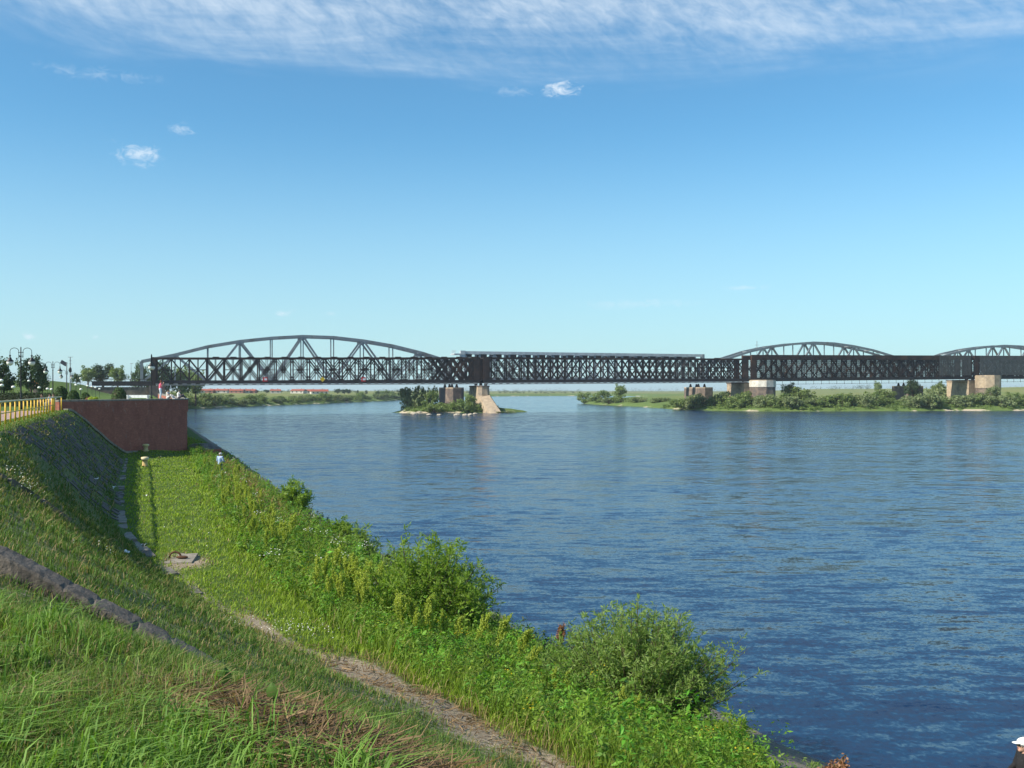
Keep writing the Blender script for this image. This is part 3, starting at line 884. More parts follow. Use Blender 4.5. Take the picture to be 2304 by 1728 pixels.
def arch_span(t0, t1, dz, lab, n=10):
    root = thing('arched_span', lab, 'bridge span', LP(t0, RO, 3), 'grey arched spans of the rail bridge')
    zb_ = lambda t: 3.0 + 1.1 * t
    for off in (RO, RO + 7.5):
        tp = [LP(t0 + (t1 - t0) * k / n, off, ARCH[k] + dz) for k in range(n + 1)]
        bt = [LP(t0 + (t1 - t0) * k / n, off, zb_(t0 + (t1 - t0) * k / n)) for k in range(n + 1)]
        for k in range(n):
            member('top_chord', tp[k], tp[k + 1], .8, 1.05, M['steel'], root)
            member('bottom_chord', bt[k], bt[k + 1], .8, 1.2, M['steel'], root)
            if k % 2 == 0: member('diagonal', bt[k], tp[k + 1], .7, .75, M['steel'], root, UPN)
            else: member('diagonal', tp[k], bt[k + 1], .7, .75, M['steel'], root, UPN)
        for k in range(n + 1):
            wd = 1.0 if k in (0, n) else .42
            member('post', bt[k], tp[k], wd * .8, wd, M['steel'], root, BD.to_3d())
            if 0 < k < n and k % 2: member('gusset_plate', tp[k] - BD.to_3d() * 1.3 - Vector((0, 0, .7)), tp[k] + BD.to_3d() * 1.3 - Vector((0, 0, .7)), .5, 1.3, M['steel'], root)
    for k in range(n + 1):
        t = t0 + (t1 - t0) * k / n
        a, b = LP(t, RO, ARCH[k] + dz), LP(t, RO + 7.5, ARCH[k] + dz)
        member('cross_strut', a, b, .35, .4, M['steel'], root)
        if k < n:
            b2 = LP(t0 + (t1 - t0) * (k + 1) / n, RO + 7.5, ARCH[k + 1] + dz)
            member('wind_brace', a, b2, .2, .2, M['steel'], root)
    member('deck', LP(t0, RO + 3.75, zb_(t0) - .2), LP(t1, RO + 3.75, zb_(t1) - .2), 7, .6, M['steel'], root)


arch_span(-.04, .985, 0.0, 'grey steel arched truss span rising behind the dark bridge on the left')
arch_span(2.02, 2.995, 1.2, 'grey steel arched truss span rising behind the dark bridge over the right bank')
arch_span(3.005, 3.97, 1.4, 'grey steel arched truss span cut off by the right edge')

fl = thing('flat_truss_span', 'grey flat-topped truss span behind the middle of the dark bridge', 'bridge span', LP(1.02, RO, 3))
T0, T1, NF = 1.04, 1.995, 17
for off in (RO, RO + 6):
    zf = lambda t: 16.25
    member('top_chord', LP(T0, off, 16.2), LP(T1, off, 16.2), .9, 1.2, M['steel_pale'], fl)  # paler than the other members: its sunlit look is put into the colour
    member('bottom_chord', LP(T0, off, 4.6), LP(T1, off, 5.3), .9, 1.2, M['steel'], fl)
    for k in range(NF + 1):
        t = T0 + (T1 - T0) * k / NF
        member('post', LP(t, off, 4.8), LP(t, off, 15.7), .6, .75, M['steel'], fl, BD.to_3d())
        if k < NF:
            t2 = T0 + (T1 - T0) * (k + 1) / NF
            a, b = (4.8, 15.6) if k % 2 else (15.6, 4.8)
            member('diagonal', LP(t, off, a), LP(t2, off, b), .5, .6, M['steel'], fl, UPN)
            member('gusset_plate', LP(t + .3 / SPAN, off, 14.9), LP(t + 3.2 / SPAN, off, 14.9), .5, 1.3, M['iron'], fl)
member('end_frame', LP(T0 - .008, RO - .3, 14.2), LP(T0 - .008, RO - .3, 17.0), 1.0, 2.2, M['steel_pale'], fl, BD.to_3d())
member('end_frame', LP(T1 + .006, RO - .3, 5.5), LP(T1 + .006, RO - .3, 16.8), .8, 1.2, M['steel'], fl, BD.to_3d())
for k in range(4): member('end_railing', LP(T0 - .035, RO + k * 1.6, 15.4), LP(T0 - .035, RO + k * 1.6, 17.2), .15, .15, M['steel_pale'], fl, BD.to_3d())
member('end_platform', LP(T0 - .04, RO + 2, 15.5), LP(T0 - .005, RO + 2, 15.5), 6, .5, M['steel_pale'], fl)

for (t, lab, zt_) in ((1.0, 'brown masonry rail pier on the island behind the beige pier', 1.2),
                      (2.0, 'dark weathered rail pier on the right bank, left of the whitewashed pier', 1.4),
                      (3.0, 'grey stone rail pier on the right bank behind a dark tree', 2.2)):
    pr = thing('rail_pier', lab, 'bridge pier', (*PP(t, -RO), -5.5), 'piers of the rail bridge')
    oc = [PP(t, -RO + a_, c_) for a_, c_ in ((5.5, -1.8), (5.5, 1.8), (3.2, 3.6), (-11, 3.6), (-13, 1.8), (-13, -1.8), (-11, -3.6), (3.2, -3.6))]
    MB().prism(oc, -10, zt_ - .5).build('shaft', M['stone_dark'], pr)
    MB().prism([(x * 1.0, y) for x, y in oc], zt_ - .5, zt_).build('cap', M['stone_tan'], pr)
    for al in (-1.0, -8.5):
        for ac in (-1.6, 1.6):
            MB().prism([PP(t, -RO + al + i, ac + j) for i, j in ((-.5, -.6), (.5, -.6), (.5, .6), (-.5, .6))], zt_, zt_ + 1.6,
                       [PP(t, -RO + al + i * .4, ac + j * .4) for i, j in ((-.5, -.6), (.5, -.6), (.5, .6), (-.5, .6))]).build('bearing', M['iron'], pr)
# mast on the rail bridge
ms = thing('railway_mast', 'thin mast with crossarms above the start of the second grey arch', 'mast', LP(2.1, RO, 3))
c = at(1703, 800, 478)
MB().tube([(c.x, c.y, 4), (c.x, c.y, 23.6)], .12, 6).build('pole', M['steel'], ms)
for z in (21.6, 20.4): MB().beam((c.x - 1.0, c.y, z), (c.x + 1.0, c.y, z), .12, .12).build('crossarm', M['steel'], ms)

# ================================================================== BRICK WALL OF THE TERRACE
wall = thing('brick_wall', 'dark red brick bastion wall with pale coping at the end of the yellow railing', 'wall', (WALL_A.x, WALL_A.y, -5.7))
WZ0, WZ1 = -9.0, -.92


def wall_seg(a, b, parent, z0, z1, name, mat, thick=1.4, face=0.0):
    """local x along the wall, local y into the terrace"""
    d = (b - a); L = d.length; ang = math.atan2(d.y, d.x)
    o = MB().box((L / 2, thick / 2 - face, (z0 + z1) / 2), (L, thick, z1 - z0)).build(name, mat, None)
    o.parent = parent
    o.matrix_parent_inverse = Matrix.Translation(-Vector(parent.location))
    o.matrix_basis = Matrix.Translation((a.x, a.y, 0)) @ Matrix.Rotation(ang, 4, 'Z')
    return o


WALL_C = Vector(uv2xy(_ub + 150, _vb))
wall_seg(WALL_A, WALL_B, wall, WZ0, -2.05, 'brick_face', M['brick'])
wall_seg(WALL_B, WALL_C, wall, WZ0, -2.05, 'brick_face', M['brick'])
wall_seg(WALL_A - Vector((.3, 0)), WALL_B, wall, -2.05, WZ1, 'parapet', M['brick'], .9, .09)
wall_seg(WALL_B, WALL_C, wall, -2.05, WZ1, 'parapet', M['brick'], .9, .09)
wall_seg(WALL_A - Vector((.4, 0)), WALL_B + (WALL_B - WALL_A).normalized() * .1, wall, WZ1, WZ1 + .13, 'coping', M['concrete_pale'], 1.0, .15)
wall_seg(WALL_B, WALL_C, wall, WZ1, WZ1 + .125, 'coping', M['concrete_pale'], 1.0, .15)
# brick block at the foot of the corner
bl = thing('brick_block', 'low brick block with sloping concrete top at the foot of the wall corner', 'block', (-30.6, 98.5, -6.2))
q = [(-32.0, 97.6), (-29.9, 96.4), (-28.6, 98.4), (-30.6, 100.6)]
MB().prism(q, -8.5, -5.75).build('brick_base', M['brick'], bl)
MB().add([(*q[0], -5.748), (*q[1], -5.748), (*q[2], -5.748), (*q[3], -5.748), (-31.4, 97.9, -5.25), (-30.2, 97.3, -5.25), (-29.6, 98.4, -5.25), (-30.9, 99.6, -5.25)],
         [(4, 5, 6, 7), (0, 1, 5, 4), (1, 2, 6, 5), (2, 3, 7, 6), (3, 0, 4, 7)]).build('sloping_top', M['concrete'], bl)
# stone coping strip along the foot of the slope where it meets the wall
st = thing('slope_coping', 'narrow stone edging running down the slope along the brick wall', 'edging', (-35.8, 80.5, -2))
k_ = 0
for s in np.linspace(0, 1, 22)[:-1]:
    s2 = s + 1 / 21
    P = []
    for ss in (s + .03 / 21, s2 - .03 / 21):
        p = WALL_A.lerp(WALL_B, ss * .52)
        n_ = Vector((WALL_B.y - WALL_A.y, -(WALL_B.x - WALL_A.x))).normalized()
        p = p + n_ * .32
        uu_, vv_ = xy2uv(p.x, p.y)
        P.append(Vector((p.x, p.y, float(bank_z(uu_, vv_)) + .05)))
    member('edging_stone', P[0], P[1], .4, .16, M['concrete_pale'], st)

# ================================================================== YELLOW RAILING
rl = thing('yellow_railing', 'yellow tubular railing along the promenade edge at the left', 'railing', (*uv2xy(45, -6.1), -1.6))
RV = -6.1
post_me = MB().tube([(0, 0, 0), (0, 0, 1.1)], .045, 8).mesh('rail_post', M['yellow'], True)
u_ = 20.0; ups = []
while u_ < 77:
    ups.append(u_); u_ += 1.9
ups += [77.6, 78.3, 79.0, 79.8, 86.2]
for u_ in ups:
    x, y = uv2xy(u_, RV); o = link('post', post_me, rl); o.location = (x, y, -1.63)
ends = [uv2xy(ups[0] - .1, RV), uv2xy(86.3, RV)]
MB().tube([(*ends[0], -.53), (*ends[1], -.53)], .05, 8).build('top_rail', M['railtop'], rl, smooth=True)
MB().tube([(*ends[0], -1.06), (*uv2xy(79.9, RV), -1.06)], .03, 8).build('mid_rail', M['yellow'], rl, smooth=True)
gx = uv2xy(79.4, RV)
MB().box((gx[0], gx[1], -1.05), (.07, .8, .95), math.atan2(SU, CU) ).build('infill_panel', M['yellow'], rl)

# ================================================================== SLOPE FURNITURE
# cheek wall running down the slope in the foreground
ck = thing('cheek_wall', 'weathered concrete cheek wall sloping down through the grass at the left edge', 'low wall', (-6.1, 12.0, -2.1))
P0, P1, P2, P3 = Vector((-7.6, 11.6, -1.55)), Vector((-6.1, 11.9, -1.88)), Vector((-4.15, 12.0, -2.95)), Vector((-2.5, 12.5, -4.02))
def cheek(name, pts, w_, h_, mat, seed, parent):
    r_ = random.Random(seed); mb = MB(); n = 110; V_ = []; F_ = []
    seg = [pts[i + 1] - pts[i] for i in range(len(pts) - 1)]; tot = sum(s.length for s in seg)
    for i in range(n + 1):
        q = tot * i / n; k = 0
        while k < len(seg) - 1 and q > seg[k].length: q -= seg[k].length; k += 1
        p = pts[k] + seg[k].normalized() * q; d = seg[k].normalized(); sd = Vector((d.y, -d.x, 0)).normalized()
        j = lambda a: r_.uniform(-a, a) * (1.0 if r_.random() < .8 else 2.6)
        chip = r_.uniform(.02, .06) if r_.random() < .05 else 0.0
        pr = [(-w_ / 2, -h_), (-w_ / 2, -.5 * h_), (-w_ / 2, -.03), (-w_ / 2 + .02, 0), (0, .005), (w_ / 2 - .02, 0), (w_ / 2, -.03), (w_ / 2 + .0, -.5 * h_), (w_ / 2, -h_)]
        for a_, z_ in pr: V_.append(p + sd * (a_ + j(.003)) + Vector((0, 0, z_ + j(.003) - (chip if abs(a_) > .1 else chip * .2))))
    m_ = 9
    for i in range(n):
        for k in range(m_ - 1): F_.append((i * m_ + k, (i + 1) * m_ + k, (i + 1) * m_ + k + 1, i * m_ + k + 1))
    F_.append(tuple(range(m_))); F_.append(tuple(n * m_ + k for k in range(m_ - 1, -1, -1)))
    mb.add(V_, F_)
    return mb.build(name, mat, parent)
cheek('wall_body', [P0, P1, P2, P3], .36, .95, M['cheek'], 3, ck)
ld = Vector((.08, -.36, -.36))
cheek('pale_ledge', [P0 + ld, P1 + ld + Vector((.35, .1, -.22))], .16, .5, M['concrete_pale'], 5, ck)
# second stair edge further up the slope, broken into blocks
sk = thing('stair_edging', 'broken concrete stair edging high on the dark slope at the left edge', 'edging', (*uv2xy(30, -3.6), -2.6))
for k in range(4):
    uu_, vv_ = 27.5 + k * .42, -4.7 + k * .72
    x, y = uv2xy(uu_, vv_); x2, y2 = uv2xy(uu_ + .38, vv_ + .62)
    member('edging_block', (x, y, float(bank_z(uu_, vv_)) + .04), (x2, y2, float(bank_z(uu_ + .38, vv_ + .62)) + .02), .30, .18, M['concrete'], sk)

# kerb slabs along the toe of the slope
kb = thing('toe_kerb', 'line of worn concrete kerb slabs along the foot of the slope', 'kerb', (*uv2xy(40, .3), -5.6))
slab = [MB().box((0, 0, 0), (1.13, .46, .2), 0, .98).mesh('slab%d' % k, M['concrete_pale' if k else 'concrete']) for k in range(2)]
u_ = 22.4
r_ = random.Random(4)
while u_ < 88:
    step = 1.12
    Tn = float(np.interp(u_, TU, TV)); Tn2 = float(np.interp(u_ + step, TU, TV))
    skip = (u_ < 36 and r_.random() < .45) or (32.5 < u_ < 35.5) or (47 < u_ < 52 and r_.random() < .4) or (62 < u_ < 66) or r_.random() < .07
    if not skip:
        x, y = uv2xy(u_ + step / 2, (Tn + Tn2) / 2 - .1 + r_.uniform(-.05, .05))
        z = float(bank_z(u_ + step / 2, (Tn + Tn2) / 2)) - .045 + r_.uniform(-.03, .05)
        x0, y0 = uv2xy(u_, Tn); x1, y1 = uv2xy(u_ + step, Tn2)
        o = link('kerb_slab', slab[int(u_ > 36 and r_.random() < .75)], kb); o.location = (x, y, z)
        o.rotation_euler = (r_.uniform(-.05, .05), r_.uniform(-.04, .04), math.atan2(y1 - y0, x1 - x0) + r_.uniform(-.06, .06))
    u_ += step
# stone setts on the slope below the railing (joined: they blur into one paved face)
sv, sf = [], []
rs = np.random.default_rng(5)
mb = MB()
for uu_ in np.arange(46, 86.5, .52):
    Bn, Tn = np.interp(uu_, BU, BV), np.interp(uu_, TU, TV)
    for vv_ in np.arange(Bn + .25, Tn - .25, .40):
        if rs.random() < .38: continue
        a_ = uu_ + rs.uniform(-.03, .03) + (.26 if int(vv_ / .4) % 2 else 0); b_ = vv_
        h_ = .035 + rs.uniform(-.02, .03)
        cs = [(a_, b_), (a_ + .46, b_), (a_ + .46, b_ + .34), (a_, b_ + .34)]
        zz_ = [float(z) for z in bank_z([c_[0] for c_ in cs], [c_[1] for c_ in cs])]
        if xy2uv(*uv2xy(*cs[1]))[0] > _ua + (b_ - _va) * (_ub - _ua) / (_vb - _va) - .4: continue
        V_ = [(*uv2xy(*c_), z - .05) for c_, z in zip(cs, zz_)] + [(*uv2xy(*c_), z + h_) for c_, z in zip(cs, zz_)]
        mb.add(V_, [(4, 5, 6, 7), (0, 1, 5, 4), (1, 2, 6, 5), (2, 3, 7, 6), (3, 0, 4, 7)])
M['sett'] = pmat('slope_setts', (.115, .10, .095), (.075, .068, .065), 3.0, .9, c3=(.045, .06, .028), s3=.8)
tag(mb.build('slope_setts', M['sett']), 'dark stone setts with grass joints paving the slope below the railing', 'paving', kind='stuff')

# concrete pad with iron mooring ring
pd = thing('mooring_pad', 'square concrete pad with a rusty iron mooring ring set in the grass', 'mooring pad', (-11.4, 34.1, -5.75))
zc = float(bank_z(*xy2uv(-11.4, 34.1)))
MB().box((-11.4, 34.1, zc - .025), (1.15, 1.9, .12), .2, .98).build('pad', M['concrete_pale'], pd)
ring = MB(); ring.tube([(-11.45 + .19 * math.cos(q), 34.0, zc + .09 + .19 * math.sin(q) * .9) for q in np.linspace(-.2, math.pi + .2, 14)], .032, 8)
ring.build('ring', M['rust'], pd, smooth=True)
MB().ball((-11.2, 33.95, zc + .09), .09, 10, 6, (2.4, 1, .6)).build('ring_base', M['rust'], pd, smooth=True)

# two stubby bollards
for (px, py, d, h, lab) in ((328, 1013, 89.3, .62, 'pale yellow stub bollard close to the foot of the brick wall'),
                            (326, 1040, 76, .74, 'ochre and yellow stub bollard on the grass, nearer of the two')):
    p = at(px, py, d); u0, v0 = xy2uv(p.x, p.y); z = float(bank_z(u0, v0))
    bo = thing('bollard', lab, 'bollard', (p.x, p.y, z), 'stub bollards on the berm')
    MB().lathe([(.27, -.1), (.26, .06), (.20, .12), (.19, h * .62), (.21, h * .7)], (p.x, p.y, z), 14).build('shaft', M['bollard'], bo, smooth=True)
    MB().lathe([(.26, h * .7), (.29, h * .78), (.29, h * .93), (.24, h), (.1, h + .02)], (p.x, p.y, z), 14).build('head', M['railtop'], bo, smooth=True)

# ================================================================== PARK LAMPS
def park_lamp(label, x, y, z, rot, h=5.3, group='double-armed park lamps'):
    rt = thing('park_lamp', label, 'street lamp', (x, y, z), group, rot)
    MB().lathe([(.16, 0), (.15, .25), (.10, .3), (.085, .9), (.11, .95), (.07, 1.05), (.055, h * .78), (.08, h * .79), (.05, h * .81), (.045, h), (.01, h + .06)],
               n=10).build('post', M['black'], rt, world=False, smooth=True)
    for z_ in (h * .86, h * .92): MB().box((0, 0, z_), (.42, .05, .05)).build('bracket', M['black'], rt, world=False)
    for s in (-1, 1):
        arm = [(s * .16, 0, h * .84), (s * .17, 0, h * .93)] + [(s * (.52 - .35 * math.cos(q)), 0, h * .935 + .30 * math.sin(q)) for q in np.linspace(.2, math.pi, 9)] + [(s * .87, 0, h * .88)]
        MB().tube(arm, .025, 6).build('arm', M['black'], rt, world=False, smooth=True)
        zl = h * .88
        hood = MB().lathe([(.06, .0), (.09, -.06), (.05, -.14), (.05, -.2), (.13, -.26), (.14, -.36), (.30, -.50), (.31, -.56)], (s * .87, 0, zl), 12).build('lantern_hood', M['black'], rt, world=False, smooth=True)
        MB().lathe([(.27, -.56), (.28, -.66), (.25, -.78), (.16, -.88), (.04, -.92)], (s * .87, 0, zl), 12).build('globe', M['globe'], rt, world=False, smooth=True)
    return rt


for (px, d, rot, lab) in ((47, 85, .15, 'tall black double-armed lamp nearest the left edge, behind the railing'),
                          (119, 127, .1, 'black double-armed lamp second from the left edge, above the hedge end'),
                          (150, 178, 0.5, 'small distant black double-armed lamp beside the tilted signboard'),
                          (341, 101, 1.86, 'black lamp seen end-on, standing on the terrace before the bridge portal')):
    x = (px - 1152) / 2250 * d
    park_lamp(lab, x, d, -1.66 if px != 341 else -1.70, rot)
# low white globe lights along the park paths
gl = [(3, 856, 120), (4, 867, 120), (30, 871, 120), (65, 857, 165), (88, 872, 150), (95, 857, 190), (111, 858, 190), (107, 875, 150), (116, 876, 152),
      (161, 851, 200), (181, 851, 215), (171, 866, 170), (182, 876, 165), (197, 868, 200), (207, 870, 205), (215, 872, 210), (224, 875, 215)]
gmesh = [MB().lathe([(.05, -.02), (.035, .1), (.03, .62)], n=7).mesh('stake', M['black']), MB().ball((0, 0, .75), .22, 10, 7, (1.1, 1.1, .8)).mesh('globe', M['globe'], True)]
for i, (px, py, d) in enumerate(gl):
    p = at(px, py, d); zg = float(bank_z(*xy2uv(p.x, p.y)))
    rt = thing('path_light', 'small white globe path light in the park, %s counting from the left edge' % ORD[i], 'path light', (p.x, p.y, p.z - .75), 'white path lights')
    o = link('stake', gmesh[0], rt, False); o.scale = (1, 1, 1)
    if p.z - .75 > zg + .05: MB().tube([(0, 0, zg - p.z + .70), (0, 0, .05)], .03, 6).build('stem', M['black'], rt, world=False)
    link('globe', gmesh[1], rt, False)

# ---- signboard, pole, orange box, bench, planters
c = at(143, 817, 190); rt = thing('signboard', 'dark tilted signboard on a grey pole above the park', 'sign', (c.x, c.y, 0))
MB().tube([(c.x + .6, c.y, float(bank_z(*xy2uv(c.x, c.y))) - .1), (c.x + .6, c.y, c.z + .2)], .09, 8).build('pole', M['steel'], rt)
ex = Vector((.86, 0, -.5)); ez = Vector((.5, 0, .86))
MB().add([c + ex * a_ * .62 * 1.0 + ez * b_ * .36 + Vector((0, k * .12, 0)) for k in (0, 1) for a_, b_ in ((-1, -1), (1, -1), (1, 1), (-1, 1))],
         [(0, 1, 2, 3), (7, 6, 5, 4), (0, 4, 5, 1), (1, 5, 6, 2), (2, 6, 7, 3), (3, 7, 4, 0)]).build('board', M['sign_dark'], rt)
c = at(158, 803, 230); zg = float(bank_z(*xy2uv(c.x, c.y))); rt = thing('utility_pole', 'thin utility pole with short crossarms above the park trees', 'pole', (c.x, c.y, zg))
MB().tube([(c.x, c.y, zg - .2), (c.x, c.y, c.z)], [.16, .1], 7).build('pole', M['steel'], rt)
for z_, w_ in ((c.z - .05, .55), (c.z - .9, .3), (c.z - 1.6, .3)): MB().beam((c.x - w_, c.y, z_), (c.x + w_, c.y, z_), .1, .1).build('crossarm', M['steel'], rt)
MB().ball((c.x, c.y, c.z - 3.0), .45, 10, 8, (.8, .5, 1.5)).build('transformer', M['black'], rt, smooth=True)
c = at(318, 818, 330); zg = -1.5; rt = thing('light_pole', 'thin pole standing on the road embankment left of the bridge portal', 'pole', (at(295, 850, 350).x, 350, 3))
q = at(295, 818, 350)
MB().tube([(q.x, q.y, 3.1), (q.x, q.y, q.z)], [.1, .06], 7).build('pole', M['steel'], rt)
MB().beam((q.x - .3, q.y, q.z), (q.x + .7, q.y, q.z + .05), .25, .14).build('lamp_head', M['steel'], rt)
c = at(82, 859, 230); zg = float(bank_z(*xy2uv(c.x, c.y))); rt = thing('orange_cabin', 'small orange box cabin under the trees on the park slope', 'cabin', (c.x, c.y, zg))
MB().box((c.x, c.y, c.z), (1.35, 1.2, .95)).build('body', M['orange'], rt)
MB().box((c.x, c.y, c.z + .5), (1.5, 1.35, .08)).build('roof', M['terracotta'], rt)
MB().box((c.x, c.y, (c.z - .47 + zg - .2) / 2), (1.2, 1.0, max(.1, c.z - .47 - zg + .2))).build('base', M['stone_dark'], rt)
c = at(311, 892, 106); rt = thing('white_bench', 'white slatted bench showing above the brick parapet, left of the black lamp', 'bench', (c.x, c.y, -1.7))
for k in range(6): MB().box((c.x - 1.0 + .4 * k, c.y, c.z), (.38, .05, .30)).build('back_slat', M['white'], rt)
MB().box((c.x, c.y + .03, c.z + .12), (2.5, .04, .06)).build('back_rail', M['white'], rt)
MB().box((c.x, c.y - .3, -1.25), (2.4, .5, .06)).build('seat', M['white'], rt)
for s in (-1.05, 1.05): MB().box((c.x + s, c.y - .1, -1.1), (.07, .5, 1.2)).build('leg', M['white'], rt)
for i, (px, py, lab) in enumerate(((201, 893, 'terracotta tub of flowers behind the brick parapet, left one'), (210, 895, 'terracotta tub of flowers behind the brick parapet, right one'))):
    d = 92; c = at(px, py, d); rt = thing('flower_tub', lab, 'planter', (c.x, c.y, -1.7), 'flower tubs on the terrace')
    MB().lathe([(.22, 0), (.3, .55), (.33, .58), (.33, .66), (.26, .66)], (c.x, c.y, -1.7), 12).build('tub', M['terracotta'], rt, smooth=True)
    V, F = crown(10, 30, (.36, .36, .24), 0, .4, .3, seed=20 + i); V = V + np.array([c.x, c.y, -.86])
    npmesh('flowers', V, F, M['sorrel'] if i == 0 else M['dockspike'], rt)

# ================================================================== PEOPLE
CM = {}


def cloth(rgb):
    if rgb not in CM: CM[rgb] = pmat('cloth_%d' % len(CM), rgb, tuple(x * .8 for x in rgb), 14, .85)
    return CM[rgb]


def capsule(mb, p0, p1, r0, r1, n=10):
    p0, p1 = Vector(p0), Vector(p1); d = (p1 - p0)
    if d.length < 1e-5: d = Vector((0, 0, 1e-4))
    dn = d.normalized(); pts = []; rad = []
    for a_ in (math.pi * .5 * k / 3 for k in range(4)):
        pts.append(p0 - dn * r0 * math.cos(a_)); rad.append(max(.001, r0 * math.sin(a_)))
    for a_ in (math.pi * .5 * k / 3 for k in range(4)):
        pts.append(p1 + dn * r1 * math.sin(a_)); rad.append(max(.001, r1 * math.cos(a_)))
    mb.tube(pts, rad, n)


POSES = {
    # joints in metres, facing +y, origin on the ground between the feet
    'photo': dict(pel=(0, 0, .93), chest=(0, .02, 1.28), neck=(0, .03, 1.45), head=(0, .06, 1.58),
                  kn=((-.10, .05, .50), (.10, .03, .50)), an=((-.11, 0, .08), (.11, -.02, .08)), sh=((-.19, .02, 1.40), (.19, .02, 1.40)),
                  el=((-.26, .16, 1.17), (.26, .16, 1.17)), wr=((-.08, .27, 1.46), (.08, .27, 1.46)), fd=(0, 1)),
    'stand': dict(pel=(0, 0, .93), chest=(0, .02, 1.28), neck=(0, .03, 1.47), head=(0, .05, 1.61),
                  kn=((-.10, .03, .50), (.10, .05, .50)), an=((-.12, 0, .08), (.12, .02, .08)), sh=((-.20, 0, 1.42), (.20, 0, 1.42)),
                  el=((-.27, .02, 1.14), (.27, .06, 1.15)), wr=((-.22, .20, 1.02), (.18, .26, 1.06)), fd=(0, 1)),
    'sit': dict(pel=(0, 0, .10), chest=(0, -.02, .44), neck=(0, .02, .62), head=(0, .07, .75),
                kn=((-.14, .42, .30), (.14, .40, .34)), an=((-.13, .62, .02), (.13, .60, .02)), sh=((-.19, 0, .57), (.19, 0, .57)),
                el=((-.26, -.05, .30), (.25, .18, .36)), wr=((-.24, -.10, .04), (.08, .34, .38)), fd=(0, 1)),
    'bench': dict(pel=(0, 0, .52), chest=(0, -.04, .86), neck=(0, 0, 1.03), head=(0, .04, 1.17),
                  kn=((-.11, .42, .52), (.11, .42, .52)), an=((-.11, .44, .08), (.11, .40, .08)), sh=((-.19, -.02, .98), (.19, -.02, .98)),
                  el=((-.24, .08, .74), (.24, .08, .74)), wr=((-.08, .30, .66), (.08, .30, .66)), fd=(0, 1)),
}


